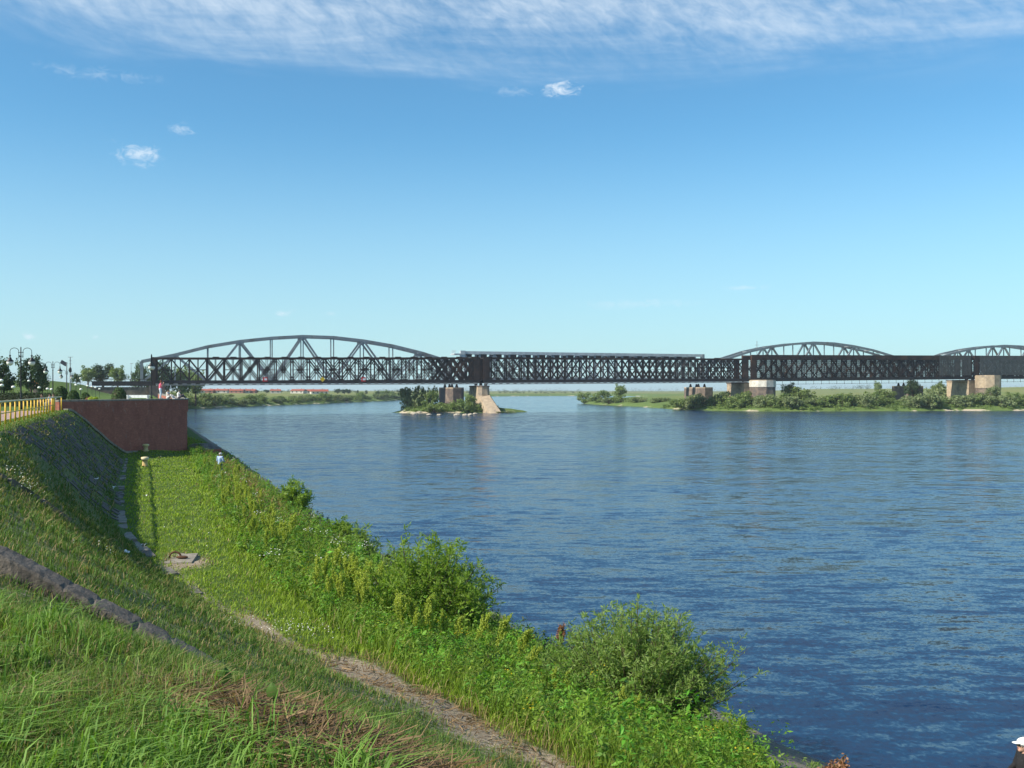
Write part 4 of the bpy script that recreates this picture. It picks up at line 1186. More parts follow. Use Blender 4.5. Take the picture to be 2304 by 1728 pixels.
def person(label, loc, rotz, pose, shirt, trousers, hair, hat=None, glasses=False, short=False, vox=.016):
    J = {k: (Vector(v) if isinstance(v[0], (int, float)) and len(v) == 3 else v) for k, v in POSES[pose].items()}
    rt = thing('person', label, 'person', loc, None, rotz)
    def surf(name, mb, mat, v=vox):
        o = mb.build(name, mat, rt, world=False, smooth=True)
        r = o.modifiers.new('remesh', 'REMESH'); r.mode = 'VOXEL'; r.voxel_size = v; r.use_smooth_shade = True
        s_ = o.modifiers.new('smooth', 'SMOOTH'); s_.iterations = 3; s_.factor = .5
        return o
    b = MB(); hd = J['head']
    capsule(b, J['pel'], J['chest'], .125, .14); capsule(b, J['chest'], J['neck'], .13, .055); capsule(b, J['neck'], hd, .052, .05)
    b.ball(hd, .1, 14, 10, (.80, .98, 1.18)); capsule(b, hd + Vector((0, .03, -.07)), hd + Vector((0, .06, -.085)), .06, .045)
    b.ball(hd + Vector((0, .108, -.015)), .02, 8, 6, (.8, 1.1, 1.5))
    for s in (-1, 1): b.ball(hd + Vector((s * .082, -.005, -.01)), .03, 8, 6, (.35, .8, 1.1))
    for i, s in ((0, -1), (1, 1)):
        hip = J['pel'] + Vector((s * .085, 0, -.02)); kn, an = Vector(J['kn'][i]), Vector(J['an'][i])
        capsule(b, hip, kn, .085, .058); capsule(b, kn, an, .056, .038); capsule(b, an + Vector((0, -.03, -.04)), an + Vector((0, .16, -.05)), .042, .032)
        sh, el, wr = (Vector(J[k][i]) for k in ('sh', 'el', 'wr'))
        capsule(b, J['chest'] + Vector((s * .08, 0, .1)), sh, .08, .062); capsule(b, sh, el, .055, .043); capsule(b, el, wr, .042, .029)
        d = (wr - el).normalized(); sd = d.cross(Vector((s, .2, .3))).normalized()
        pm = wr + d * .075; capsule(b, wr, pm, .030, .034)
        for k in range(4):
            r0 = pm + sd * (k - 1.5) * .021; L = (.062, .074, .07, .055)[k]
            mid = r0 + d * L * .6; capsule(b, r0, mid, .0115, .011, 7); capsule(b, mid, mid + d * L * .35 + Vector((0, .012, -.02)), .011, .0095, 7)
        th = wr + d * .03 + sd * -.03; capsule(b, th, th + d * .045 - sd * .03, .0125, .011, 7)
    surf('body', b, M['skin'], vox)
    t = MB(); capsule(t, J['pel'] + Vector((0, 0, .0)), J['chest'], .155, .165); capsule(t, J['chest'], J['neck'] - Vector((0, 0, .05)), .155, .075)
    for i, s in ((0, -1), (1, 1)):
        sh, el, wr = (Vector(J[k][i]) for k in ('sh', 'el', 'wr'))
        capsule(t, J['chest'] + Vector((s * .08, 0, .1)), sh, .1, .08); capsule(t, sh, sh.lerp(el, .6 if short else 1), .075, .062)
        if not short: capsule(t, el, el.lerp(wr, .92), .06, .045)
    surf('jacket' if not short else 'shirt', t, cloth(shirt), .02)
    t = MB(); capsule(t, J['pel'] + Vector((-.05, 0, -.03)), J['pel'] + Vector((.05, 0, -.03)), .14, .14)
    for i, s in ((0, -1), (1, 1)):
        hip = J['pel'] + Vector((s * .085, 0, -.02)); kn, an = Vector(J['kn'][i]), Vector(J['an'][i])
        capsule(t, hip, kn, .105, .078); capsule(t, kn, kn.lerp(an, .93), .076, .06)
    surf('trousers', t, cloth(trousers), .02)
    for i in (0, 1):
        an = Vector(J['an'][i]); q = MB(); capsule(q, an + Vector((0, -.035, -.035)), an + Vector((0, .18, -.045)), .052, .042); q.build('shoe', cloth((.55, .53, .5)), rt, world=False, smooth=True)
    q = MB(); q.ball(hd + Vector((0, -.016, .025)), .112, 14, 10, (.84, .97, 1.08))
    hr = q.build('hair', cloth(hair), rt, world=False, smooth=True)
    me = hr.data
    for v in me.vertices:                       # keep the face free
        r = v.co - hd
        if r.y > .035 and r.z < .06: v.co = hd + r * .7
    if hat:
        h = MB(); h.ball(hd + Vector((0, 0, .05)), .12, 14, 10, (.88, 1.0, .72)); h.build('cap', cloth(hat), rt, world=False, smooth=True)
        h = MB(); h.ball(hd + Vector((0, .12, .045)), .09, 12, 6, (.85, 1.0, .10)); h.build('cap_peak', cloth(hat), rt, world=False, smooth=True)
    for s in (-1, 1):
        MB().ball(hd + Vector((s * .034, .086, .012)), .014, 8, 6).build('eye', M['black'] if glasses else cloth((.05, .04, .03)), rt, world=False)
    if glasses:
        g = MB(); g.box(hd + Vector((-.037, .098, .012)), (.055, .012, .036)); g.box(hd + Vector((.037, .098, .012)), (.055, .012, .036)); g.box(hd + Vector((0, .1, .018)), (.03, .01, .01))
        for s in (-1, 1): g.box(hd + Vector((s * .083, .04, .016)), (.008, .12, .012))
        g.build('sunglasses', M['black'], rt, world=False)
    MB().ball(hd + Vector((0, .098, -.062)), .022, 8, 5, (1.2, .45, .35)).build('mouth', cloth((.40, .15, .13)), rt, world=False)
    return rt


WT = WZ1 + .13
p = at(359, 895.5, 95.5)
person('person in pink shirt and pale trousers photographing from the brick wall top', (-33.15, 94.3, WT), R(-75), 'photo', (.80, .16, .24), (.62, .72, .80), (.16, .05, .025), short=True)
cam_b = thing('hand_camera', 'small dark camera held up by the person in pink', 'camera', (-33.15, 94.3, WT), None, R(-75))
MB().box((0, .36, 1.53), (.13, .05, .08)).build('camera_body', M['black'], cam_b, world=False)
MB().lathe([(.032, 0), (.032, .05)], (0, .36, 1.50), 10).build('lens', M['black'], cam_b, world=False)
dirw = (WALL_B - WALL_A).normalized()
for k, (s_, lab, sh, tr, hr) in enumerate(((2.7, 'person in white top seated on the wall parapet, left of the seated pair', (.68, .62, .58), (.62, .60, .58), (.20, .12, .07)),
                                           (.9, 'person with dark trousers seated at the very corner of the wall parapet', (.72, .72, .70), (.09, .08, .10), (.10, .12, .10)))):
    q = WALL_B - dirw * s_ + Vector((-.32, .08))
    person(lab, (q.x, q.y, WT), R(-100 + 25 * k), 'sit', sh, tr, hr, short=True)
# fisherman by the water
p = at(495, 1016, 72); u0, v0 = xy2uv(p.x, p.y); zf_ = float(bank_z(u0, v0))
person('fisherman in pale blue shirt and white cap standing in the tall grass', (p.x, p.y, zf_ - .02), R(-25), 'stand', (.36, .48, .66), (.10, .12, .18), (.30, .27, .24), hat=(.78, .76, .72))
# walker at the right edge, by the water
p = at(2309, 1661, 18.4); u0, v0 = xy2uv(p.x, p.y)
person('person in black jacket, white cap and sunglasses by the water at the right edge', (p.x, p.y, p.z - 1.735), R(90), 'stand', (.018, .018, .02), (.03, .03, .04), (.72, .70, .66), hat=(.80, .80, .78), glasses=True, vox=.012)
# people seated behind the railing
for (px, py, d, lab, sh, tr) in ((95, 889, 84, 'dark-clad person seated behind the yellow railing, beside the hedge end', (.05, .03, .03), (.04, .04, .05)),
                                 (113, 890, 86, 'person in white top seated behind the railing, left of the topiary', (.72, .72, .72), (.25, .27, .32)),
                                 (121, 891, 87, 'person in white jacket seated behind the railing, closest to the topiary', (.78, .78, .76), (.62, .62, .6))):
    p = at(px, py, d)
    person(lab, (p.x, p.y, -1.62), R(160), 'bench', sh, tr, (.05, .03, .02), short=True)
bx, by = at(108, 900, 86.3).x, 86.3
rt = thing('park_bench', 'dark wooden park bench under the people behind the railing', 'bench', (bx, by, -1.62))
for k in range(3): MB().box((bx, by - .12 + k * .16, -1.20), (2.4, .13, .05), .25).build('seat_slat', M['bark'], rt)
for s in (-1, 1): MB().box((bx + s * 1.0, by + s * .25, -1.42), (.08, .45, .4), .25).build('leg', M['black'], rt)

# ================================================================== TREES, HEDGES, BUSHES
def proto_bush(name, seed, mat, shape, base, nclump=26, per=60, leaf=.17, clump_r=.33, hollow=.35, taper=0.0):
    V, F = crown(nclump, per, shape, base, clump_r, leaf, seed=seed, hollow=hollow, taper=taper)
    me = npmesh(name, V, F, M[mat])
    mesh = me.data; bpy.data.objects.remove(me)
    return mesh


BUSH = [proto_bush('foliage', 30 + k, m, (1, 1, .62), .48, 30, 60, .15) for k, m in enumerate(('leaf_far', 'leaf_willow', 'leaf_far', 'leaf_willow', 'leaf_far'))]
stem_mb = MB()
for k in range(5):
    a_ = k * 1.26; stem_mb.tube([(0, 0, -.25), (.2 * math.cos(a_), .2 * math.sin(a_), .3), (.42 * math.cos(a_), .42 * math.sin(a_), .75)], [.05, .035, .012], 5)
STEM = stem_mb.mesh('stems', M['bark'])
TREE = [proto_bush('crown', 50 + k, m, (1, 1, 1.05), 1.35, 44, 62, .15, .30, .4, tp) for k, (m, tp) in
        enumerate((('leaf_tree', 0), ('leaf_dark', .45), ('leaf_far', .1), ('leaf_dark', .1), ('leaf_willow', .15)))]
tk = MB(); tk.tube([(0, 0, -.2), (.02, .01, .5), (0, .03, 1.1), (.03, 0, 1.8)], [.10, .075, .055, .02], 8)
for k in range(5):
    a_ = k * 1.3 + .4; z0 = .65 + .17 * k
    tk.tube([(0, 0, z0), (.28 * math.cos(a_), .28 * math.sin(a_), z0 + .28), (.62 * math.cos(a_), .62 * math.sin(a_), z0 + .5)], [.045, .03, .01], 5)
TRUNK = tk.mesh('trunk', M['bark'])


def bush(label, x, y, z, rad, h, k, group='bushes on the river banks', name='willow_bush', seed=0):
    r = random.Random(int(abs(x * 13.7 + y * 3.1) * 10) + seed)
    rt = thing(name, label, 'bush', (x, y, z), group, r.uniform(0, 6.28), (rad, rad * r.uniform(.85, 1.1), h))
    link('foliage', BUSH[k % 5], rt, False); link('stems', STEM, rt, False)
    return rt


def tree(label, x, y, z, rad, h, k, group=None, name='tree'):
    r = random.Random(int(abs(x * 7.7 + y * 5.1) * 10))
    rt = thing(name, label, 'tree', (x, y, z), group, r.uniform(0, 6.28), (rad, rad, h / 2.45))
    link('crown', TREE[k % 5], rt, False); link('trunk', TRUNK, rt, False)
    return rt


def fz(x, y): return float(far_z(np.array([[x]]), np.array([[y]]))[0][0, 0])


# left, behind the promenade
def lt(label, px, topy, d, wpx, k, z=None, group='trees behind the park'):
    c = at(px, topy, d); zg = z if z is not None else float(bank_z(*xy2uv(c.x, d)))
    tree(label, c.x, d, zg, wpx * d / 2250 / 2.1, max(1.5, c.z - zg), k, group)


lt('dark dense tree cut by the left edge behind the lamp', 8, 806, 130, 62, 1)
lt('dark green tree with light left side behind the tall lamp', 70, 800, 170, 66, 3)
lt('small dark tree between the two left-hand trees', 96, 826, 175, 34, 3)
lt('round green tree left of the road embankment, first of the clump', 198, 822, 420, 46, 2, 1.5)
lt('broad green tree in the middle of the clump left of the bridge portal', 232, 818, 425, 62, 3, 1.5)
lt('right-hand tree of the clump left of the bridge portal', 265, 822, 420, 44, 2, 1.5)
lt('low bush-like tree on the embankment top beside the path lights', 172, 838, 330, 22, 0, 1.5)
lt('pale green tree standing behind the bridge portal', 318, 813, 455, 44, 0, -3)
lt('dark tree seen through the first lattice panels of the bridge', 362, 812, 450, 62, 3, -5)
lt('grey-green tree seen through the lattice right of the dark one', 405, 818, 455, 60, 2, -6)
lt('rounded tree seen through the lattice, furthest right of those at the portal', 440, 826, 470, 50, 2, -6)
for (px, ty, by_, d, w_, lab) in ((137, 867, 905, 100, 36, 'large clipped dome of topiary beyond the railing end'),
                                  (165, 876, 905, 98, 30, 'smaller clipped topiary dome right of the large one'),
                                  (192, 882, 905, 104, 26, 'lowest clipped topiary dome, nearest the flower tubs'),
                                  (268, 870, 895, 128, 34, 'dark rounded bush below the masonry wing wall')):
    c = at(px, ty, d); rad = w_ * d / 4500; hh = c.z + 1.66
    rt = thing('topiary', lab, 'bush', (c.x, c.y, -1.66), 'clipped topiary domes')
    n = 1500; P = rand_unit(n); P[:, 2] = np.abs(P[:, 2]) ** .7; Nn = P + rng.normal(size=(n, 3)) * .45; Nn /= np.linalg.norm(Nn, axis=1)[:, None]
    P = P * np.array([rad, rad, hh * .97]) * (1 - .06 * rng.random((n, 1)))
    V, F = leaves(P, Nn, .13 + .08 * rng.random(n), .6); V = V + np.array([c.x, c.y, -1.66])
    npmesh('foliage', V, F, M['leaf_topiary'], rt)
    MB().tube([(c.x, c.y, -1.7), (c.x, c.y, -1.66 + hh * .8)], [.1, .04], 6).build('stem', M['bark'], rt)
    cmb = MB(); cmb.lathe([(rad * .88, 0), (rad * .86, hh * .4), (rad * .66, hh * .68), (rad * .3, hh * .86), (.02, hh * .9)], (c.x, c.y, -1.66), 12)
    cmb.build('inner_twigs', M['bark'], rt, smooth=True)
# hedge behind the railing
hx0, hx1, hy = -58.0, -46.3, 100.0
hg = thing('box_hedge', 'long dark clipped hedge behind the yellow railing', 'hedge', (-52, hy, -1.66))
n = 9000; side = rng.integers(0, 3, n); P = np.zeros((n, 3)); Nn = np.zeros((n, 3))
P[:, 0] = rng.uniform(hx0, hx1, n); tt_ = rng.random(n)
P[:, 1] = np.where(side == 0, hy + .7 * tt_ - .0, np.where(side == 1, hy, hy + .7)); P[:, 2] = np.where(side == 0, 1.32, tt_ * 1.32) + .05 * rng.normal(size=n)
Nn[:, 2] = (side == 0); Nn[:, 1] = np.where(side == 1, -1, np.where(side == 2, 1, 0)); Nn += rng.normal(size=(n, 3)) * .45; Nn /= np.linalg.norm(Nn, axis=1)[:, None]
V, F = leaves(P, Nn, .14, .6); V[:, 2] -= 1.66
npmesh('foliage', V, F, M['leaf_hedge'], hg)
MB().box(((hx0 + hx1) / 2, hy + .35, -1.05), (hx1 - hx0 - .1, .55, 1.15)).build('inner_twigs', M['bark'], hg)
rb = thing('rose_bush', 'loose flowering shrub between the hedge and the park slope', 'bush', (at(40, 880, 112).x, 112, -1.66))
V, F = crown(24, 60, (1.9, 1.0, .75), .75, .3, .16, seed=91); V = V + np.array([at(40, 880, 112).x, 112, -1.6])
npmesh('foliage', V, F, M['leaf_willow'], rb)

# island round the river pier
ic = np.array([-22.0, 386.0])
iu = np.linspace(-36, 36, 90); iv = np.linspace(-22, 22, 60)
IU, IV = np.meshgrid(iu, iv, indexing='ij')
IX = ic[0] + IU * BD.x + IV * BN.x; IY = ic[1] + IU * BD.y + IV * BN.y
rad_ = np.sqrt((IU / 25) ** 2 + (IV / 14) ** 2) + .10 * wob(IX, IY, 5.0) - .25 * np.exp(-((IU - 24) / 8) ** 2 - ((IV + 4) / 4) ** 2)
IZ = WATER + 2.3 * (1 - sm(rad_, .35, 1.05)) - .9 * sm(rad_, .85, 1.3)
npmesh('island_ground', np.stack([IX, IY, IZ], -1).reshape(-1, 3), grid_faces(*IX.shape), M['meadow'], smooth=True, attrs={'lush': np.ones(IX.size)})['kind'] = 'structure'
isl = [(938, 868, 928, 386, 74, 1, 'tall grey-green willow bush at the left end of the island'), (902 + 20, 890, 928, 384, 44, 3, 'lower pale willow lobe at the island tip'),
       (968, 884, 925, 382, 40, 0, 'dark green bush beside the tall willow on the island'), (1002, 905, 930, 378, 56, 2, 'low spreading bush in front of the brown rail pier'),
       (1038, 903, 930, 376, 48, 4, 'low dark bush on the island between the two piers'), (1062, 893, 929, 380, 36, 0, 'bright bush against the left flank of the beige pier'),
       (978, 912, 931, 372, 44, 4, 'low bright bush at the island front edge'), (1140, 925, 933, 372, 44, 2, 'flat scrubby patch on the spit right of the beige pier')]
for (px, ty, by_, d, w_, k, lab) in isl:
    c = at(px, ty, d); zg = max(WATER + .1, (878 - by_) / 2250 * d)
    bush(lab, c.x, d, zg, w_ * d / 2250 / 2.0 * 1.04, (c.z - zg) / 1.04, k, 'bushes on the island')
for i, (px, py, w_) in enumerate(((912, 925, 26), (932, 929, 18), (944, 926, 15), (965, 931, 12), (988, 932, 12), (1028, 932, 16), (1046, 932, 14), (1058, 931, 14), (1069, 929, 11))):
    d = WATER * 2250 / (878 - (py + 3.5)); c = at(px, py, d); r = random.Random(i); s_ = w_ * d / 4500
    mb = MB(); mb.ball((0, 0, 0), 1, 9, 6, (1, .7, .42))
    mb.v = [(x * s_ * r.uniform(.8, 1.15), y * s_ * r.uniform(.8, 1.15), z * s_ * r.uniform(.75, 1.2) + (.22 * x * s_ if i == 0 else 0)) for x, y, z in mb.v]
    o = mb.build('boulder', M['boulder'])
    o.location = (c.x, d, WATER + .25)
    tag(o, 'pale boulder at the water line of the island, %s from the left' % ORD[i], 'boulder', 'pale boulders of the island')

# right bank bushes
r = random.Random(12)
right = [(1318, 884, 640, 46), (1350, 880, 600, 48), (1394, 890, 565, 52), (1372, 893, 560, 40), (1436, 892, 545, 46), (1482, 893, 520, 42), (1520, 900, 490, 36)]
px = 1545.0
while px < 2300:
    if not (2000 < px < 2035): right.append((px, 886 + r.uniform(-3, 11), float(np.interp((px - 1152) / 2250 * 412, [60, 78, 96, 120, 160, 220, 420], [440, 424, 406, 403, 409, 419, 445])) + r.uniform(5, 15), r.uniform(40, 66)))
    px += r.uniform(17, 27)
for px in (1640, 1790, 1812, 1990, 2120): right.append((px, 874 + r.uniform(-4, 6), 470 + r.uniform(0, 25), r.uniform(40, 60)))
right.sort()
for i, (px, ty, d, w_) in enumerate(right):
    x = (px - 1152) / 2250 * d; z = fz(x, d)
    if z < WATER + .2: d += 9; x = (px - 1152) / 2250 * d; z = max(fz(x, d), WATER + .2)
    top = (878 - ty) / 2250 * d
    bush('willow bush on the right-hand far bank, %s from the river bend' % ORD[i], x, d, z - .2,
         w_ * d / 2250 / 2.0, max(1.6, (top - z) / 1.08), r.randrange(5), 'bushes on the right-hand bank')
def rt_tree(label, px, topy, d, wpx, k):
    x = (px - 1152) / 2250 * d; z = fz(x, d); tree(label, x, d, z - .2, wpx * d / 2250 / 2.1, (878 - topy) / 2250 * d - z, k, 'single trees on the far banks')
rt_tree('tall rounded tree on the right bank beside the river bend', 1395, 862, 575, 34, 2)
rt_tree('dark tree under the bridge between the rail pier and the next', 2052, 852, 500, 40, 3)
rt_tree('small round tree under the bridge right of the grey rail pier', 2112, 856, 505, 34, 2)
rt_tree('broad dark tree right of the whitewashed pier under the bridge', 1778, 860, 490, 46, 2)
rt_tree('grey rounded tree standing at the right edge of the bank', 2232, 866, 437, 40, 4)
rt_tree('small tree on the meadow far behind the right bank', 1975, 856, 900, 20, 2)
# left far shore bushes
shore = [(-131, 400), (-146, 440), (-147, 470), (-141, 517), (-124, 617), (-97, 831), (-88, 1100)]
cnt = 0; lf = []
r = random.Random(21)
for a_, b_ in zip(shore[:-1], shore[1:]):
    L = math.hypot(b_[0] - a_[0], b_[1] - a_[1]); q = 0
    while q < L:
        f = q / L; x = a_[0] + (b_[0] - a_[0]) * f; y = a_[1] + (b_[1] - a_[1]) * f
        lf.append((x - r.uniform(3.5, 9), y + r.uniform(-3, 3), r.uniform(3.2, 5.6) * (1 if y < 500 else 1.15), r.uniform(3.0, 5.2)))
        q += r.uniform(7, 12) * (1 if y < 520 else 1.6)
lf = [q for q in lf if 380 < (q[0] / q[1] * 2250 + 1152)][:39]
for i, (x, y, rad, h) in enumerate(lf):
    bush('bush on the left far shore beyond the bridge, %s going upstream' % ORD[i], x, y, fz(x, y) - .3, rad, h, r.randrange(5), 'bushes on the left far shore')
rt_tree('round tree pair at the end of the left far shore', 870, 877, 860, 34, 2)
rt_tree('single bush-like tree on the left meadow below the red roofs', 517, 886, 640, 22, 2)
rt_tree('tree left of the island at the far shore end', 852, 879, 850, 24, 0)
for i, (px, ty, d, w_) in enumerate(((474, 874, 1000, 14), (600, 876, 1010, 16), (660, 877, 1000, 14), (712, 876, 1000, 18), (760, 874, 1020, 18), (775, 875, 1015, 20), (783, 875, 1030, 18),
                                    (805, 877, 1020, 7), (824, 877, 1020, 7), (575, 878, 1010, 18), (628, 879, 1005, 14), (690, 879, 1000, 12))):
    rt_tree('small dark tree among the red roofed houses, %s from the left' % ORD[i], px, ty, d, w_, 3)

# low scrub and reeds along the far shores and the island (uncountable)
sv_l, sf_l = [], []; sb = 0
rq = np.random.default_rng(61)
cand = []
for _ in range(5200):
    if len(cand) > 900: break
    k = rq.random()
    if k < .62: x, y = rq.uniform(60, 235), rq.uniform(402, 470)
    elif k < .75: x, y = rq.uniform(-40, 20), rq.uniform(366, 404)
    else: x, y = rq.uniform(-165, -100), rq.uniform(390, 700)
    if .62 <= k < .75:
        uu_, vv_ = (x - ic[0]) * BD.x + (y - ic[1]) * BD.y, (x - ic[0]) * BN.x + (y - ic[1]) * BN.y
        rd = math.hypot(uu_ / 25, vv_ / 14)
        if rd > .95: continue
        z = WATER + 2.3 * (1 - float(sm(rd, .35, 1.05))) - .9 * float(sm(rd, .85, 1.3)); h = rq.uniform(.7, 1.8)
    else:
        zz, sdd = far_z(np.array([[x]]), np.array([[y]])); sdd = float(sdd[0, 0])
        if sdd < 1.2 or (sdd > 14 and rq.random() < .7): continue
        z = float(zz[0, 0]); h = rq.uniform(.5, 1.7)
    cand.append(1)
    V, F = crown(5, 13, (h * rq.uniform(.9, 1.8), h * .9, h * .55), 0, .55, .5, seed=int(rq.integers(1e9)), hollow=.2)
    V = V + np.array([x, y, z + h * .35]); sv_l.append(V); sf_l.append(F + sb); sb += len(V)
tag(npmesh('shore_scrub', np.concatenate(sv_l), np.concatenate(sf_l), M['leaf_scrub']), 'low green scrub and reeds along the far shores and the island', 'scrub', kind='stuff')

# ================================================================== HOUSES
def house(label, px, w_m, d, zroof, wallm, rz, roof='roof_red'):
    x = (px - 1152) / 2250 * d; zg = fz(x, d); rt = thing('house', label, 'house', (x, d, zg), 'red roofed houses beyond the left meadow', rz)
    hw, dp = w_m / 2, 4.5; he = 2.6; hr = max(he + 1.6, zroof - zg)
    MB().box((0, 0, he / 2), (w_m, 2 * dp, he)).build('wall', M[wallm], rt, world=False)
    o = .5
    MB().add([(-hw - o, -dp - o, he), (hw + o, -dp - o, he), (hw + o, dp + o, he), (-hw - o, dp + o, he), (-hw - o * .5, 0, hr), (hw + o * .5, 0, hr)],
             [(0, 1, 5, 4), (2, 3, 4, 5), (1, 2, 5), (3, 0, 4), (3, 2, 1, 0)]).build('roof', M[roof], rt, world=False)
    MB().box((hw * .4, 1.0, hr - .1), (.7, .7, 1.4)).build('chimney', M['house_pink'], rt, world=False)
    for k in range(max(2, int(w_m / 4))):
        xx = -hw + (k + .5) * w_m / max(2, int(w_m / 4)); MB().box((xx, -dp - .02, 1.5), (1.2, .08, 1.2)).build('window', M['glass'], rt, world=False)


for i, (px, w_, d, zr, wl, rz) in enumerate(((449, 10, 940, .6, 'house_wall', .3), (468, 11, 980, .0, 'house_pink', .1), (484, 12, 990, .0, 'house_pink', -.1), (500, 11, 985, .3, 'house_wall', .1),
                                             (514, 10, 1000, .2, 'house_pink', .2), (534, 13, 970, .8, 'house_pink', 0), (549, 10, 980, .3, 'house_wall', .4), (563, 11, 985, 0, 'house_pink', 0),
                                             (620, 10, 1000, .0, 'house_wall', .2), (672, 13, 960, .8, 'house_wall', -.2), (700, 10, 990, 0, 'house_wall', .2), (718, 16, 950, .9, 'house_wall', .35))):
    house('low red-roofed house beyond the left meadow, %s from the left' % ORD[i], px, w_, d, zr, wl, rz)

# ================================================================== FAR WOODS (read as one mass)
fv, ff = [], []
base_n = 0
r = np.random.default_rng(44)
def wood(px0, px1, d0, d1, h0, h1, n):
    global base_n
    for _ in range(n):
        px = r.uniform(px0, px1); d = r.uniform(d0, d1); x = (px - 1152) / 2250 * d; h = r.uniform(h0, h1); rad = h * r.uniform(.5, .9)
        z = fz(x, d)
        V, F = crown(7, 14, (rad, rad, h * .55), 0, .5, .55 , seed=int(r.integers(1e9)), hollow=.2)
        V = (V - 0) * 1.0; V = V + np.array([x, d, z + h * .5])
        fv.append(V); ff.append(F + base_n); base_n += len(V)


wood(930, 1310, 1700, 2600, 5, 11, 130)
wood(880, 1000, 1000, 1500, 3, 7, 26)
wood(1000, 1300, 1530, 1640, 2, 4.5, 60)
wood(1400, 1720, 1800, 2600, 8, 14, 80)
wood(1780, 1960, 1500, 1800, 5, 9, 40)
wood(1700, 2304, 2000, 2600, 7, 11, 50)
wood(420, 900, 1150, 1500, 3, 6, 70)
wood(0, 320, 700, 1000, 6, 12, 40)
tag(npmesh('far_woods', np.concatenate(fv), np.concatenate(ff), M['forest']), 'hazy line of distant woods along the horizon', 'woods', kind='stuff')

# ================================================================== NEAR VEGETATION
def in_view(x, y, z, mx=260, my=170):
    px = 1152 + x / y * 2250; py = 878 - z / y * 2250
    return (px > -mx) & (px < 2304 + mx) & (py < 1728 + my)


def sample(n, dmin, dmax, power=.4, a0=-33, a1=33):
    a = np.radians(rng.uniform(a0, a1, n)); t = rng.random(n)
    d = (dmin ** power + t * (dmax ** power - dmin ** power)) ** (1 / power)
    return d * np.tan(a) , d


def blades(P, H, lean, bend, W, col, tipcol=1.25):
    """grass blades: five vertices, three triangles each"""
    n = len(P); a = rng.uniform(0, 2 * np.pi, n)
    sd = np.stack([np.cos(a), np.sin(a), np.zeros(n)], 1)
    up = np.array([0, 0, 1.0])
    l2 = np.c_[lean, np.zeros(n)]
    mid = P + up * (H * .58)[:, None] + l2 * (H * .30)[:, None]
    tip = P + up * (H * (1 - .45 * bend))[:, None] + l2 * (H * (.55 + .9 * bend))[:, None]
    w = W[:, None] * .5
    V = np.stack([P - sd * w, P + sd * w, mid - sd * w * .8, mid + sd * w * .8, tip], 1).reshape(-1, 3)
    b = np.arange(n)[:, None] * 5
    F = np.concatenate([b + [[0, 1, 3]], b + [[0, 3, 2]], b + [[2, 3, 4]]], 0)
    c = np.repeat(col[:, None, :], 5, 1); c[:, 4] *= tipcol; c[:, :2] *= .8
    return V, F, c.reshape(-1, 3)


def pal(n, c1, c2, var=.18):
    t = rng.random((n, 1)); c = np.array(c1) * (1 - t) + np.array(c2) * t
    return c * (1 + var * rng.normal(size=(n, 1))).clip(.5, 1.6)


WIND = np.array([.75, .35])
N0 = 620000
gx, gy = sample(N0, 2.4, 125, .42)
gu, gv = xy2uv(gx, gy)
gB, gT, gE, gW = (np.interp(gu, a_, b_) for a_, b_ in ((BU, BV), (TU, TV), (EU, EV), (WU, WV)))
gz = bank_z(gu, gv)
vw = np.where(gu < _ub, _va + (_vb - _va) * (gu - _ua) / (_ub - _ua), _vb)
keep = (gv < gW - .25) & in_view(gx, gy, gz) & (gv > np.where(gu > 16, -6.9, -30)) & ~((gu > _ua - .5) & (gv < vw + .1))
s_ = (gv - gB) / (gT - gB)
nz1 = .5 + .5 * wob(gx, gy, 1.1, .3); nz2 = .5 + .5 * wob(gx, gy, .45, 2.2); nz3 = .5 + .5 * wob(gx, gy, 5.0, 4.0)
dens = np.ones(N0)
on_top = s_ < .02; on_slope = (s_ >= .02) & (s_ < .97); on_berm = (s_ >= .97) & (gv < gE - .6); outer = gv >= gE - .6
low = (gv - gE) / (gW - gE)
dens = np.where(on_slope & (gu > 40), .16 + .45 * (nz2 > .55) + .3 * sm(s_, .6, .95), dens)
dens = np.where(on_slope & (gu <= 40), .38 + .55 * sm(nz2, .35, .6), dens)
def gblob(cu, cv, ru, rv): return np.exp(-(((gu - cu) / ru) ** 2 + ((gv - cv) / rv) ** 2))
bare = (1.25 * gblob(19.6, 4.15, 2.3, .76) + 1.1 * gblob(16.4, 5.1, 2.0, .56) + .9 * gblob(13.8, 5.9, 2.0, .44)) * (.65 + .6 * nz2) + .55 * gblob(24.5, 2.6, 4, .35) + .8 * gblob(35.6, 1.4, 1.7, .85) \
    + .62 * np.exp(-((gv - gT - .15) / .34) ** 2) * sm(gu, 20, 22) * (1 - sm(gu, 31, 34)) * (.15 + 1.1 * nz1 * nz2) + (.55 * gblob(5.6, .3, .45, .3) + .9 * gblob(5.1, .68, .6, .42) + .9 * gblob(4.4, 1.05, .8, .5)) * (.6 + .6 * nz2)
dens = dens * (1 - .97 * sm(bare, .35, .75))
kerb = np.exp(-((gv - gT + .1) / .33) ** 2) * ((gu > 36) & (gu < 88))
dens = dens * (1 - .9 * sm(kerb, .4, .7))
dens = np.where(outer, (1 - .85 * sm(low, .35, .8)) * dens, dens)
dens = np.where((gu < 24) & (low > .62), 0, dens)
keep &= rng.random(N0) < dens
idx = np.nonzero(keep)[0]
gx, gy, gz, gu, gv, gB, gT, gE, gW, s_, nz1, nz2, nz3, low, bare = (a_[idx] for a_ in (gx, gy, gz, gu, gv, gB, gT, gE, gW, s_, nz1, nz2, nz3, low, bare))
n = len(idx); d = np.hypot(gx, gy)
on_top = s_ < .02; on_slope = (s_ >= .02) & (s_ < .97); on_berm = (s_ >= .97) & (gv < gE - .6); outer = gv >= gE - .6
H = np.full(n, .12)
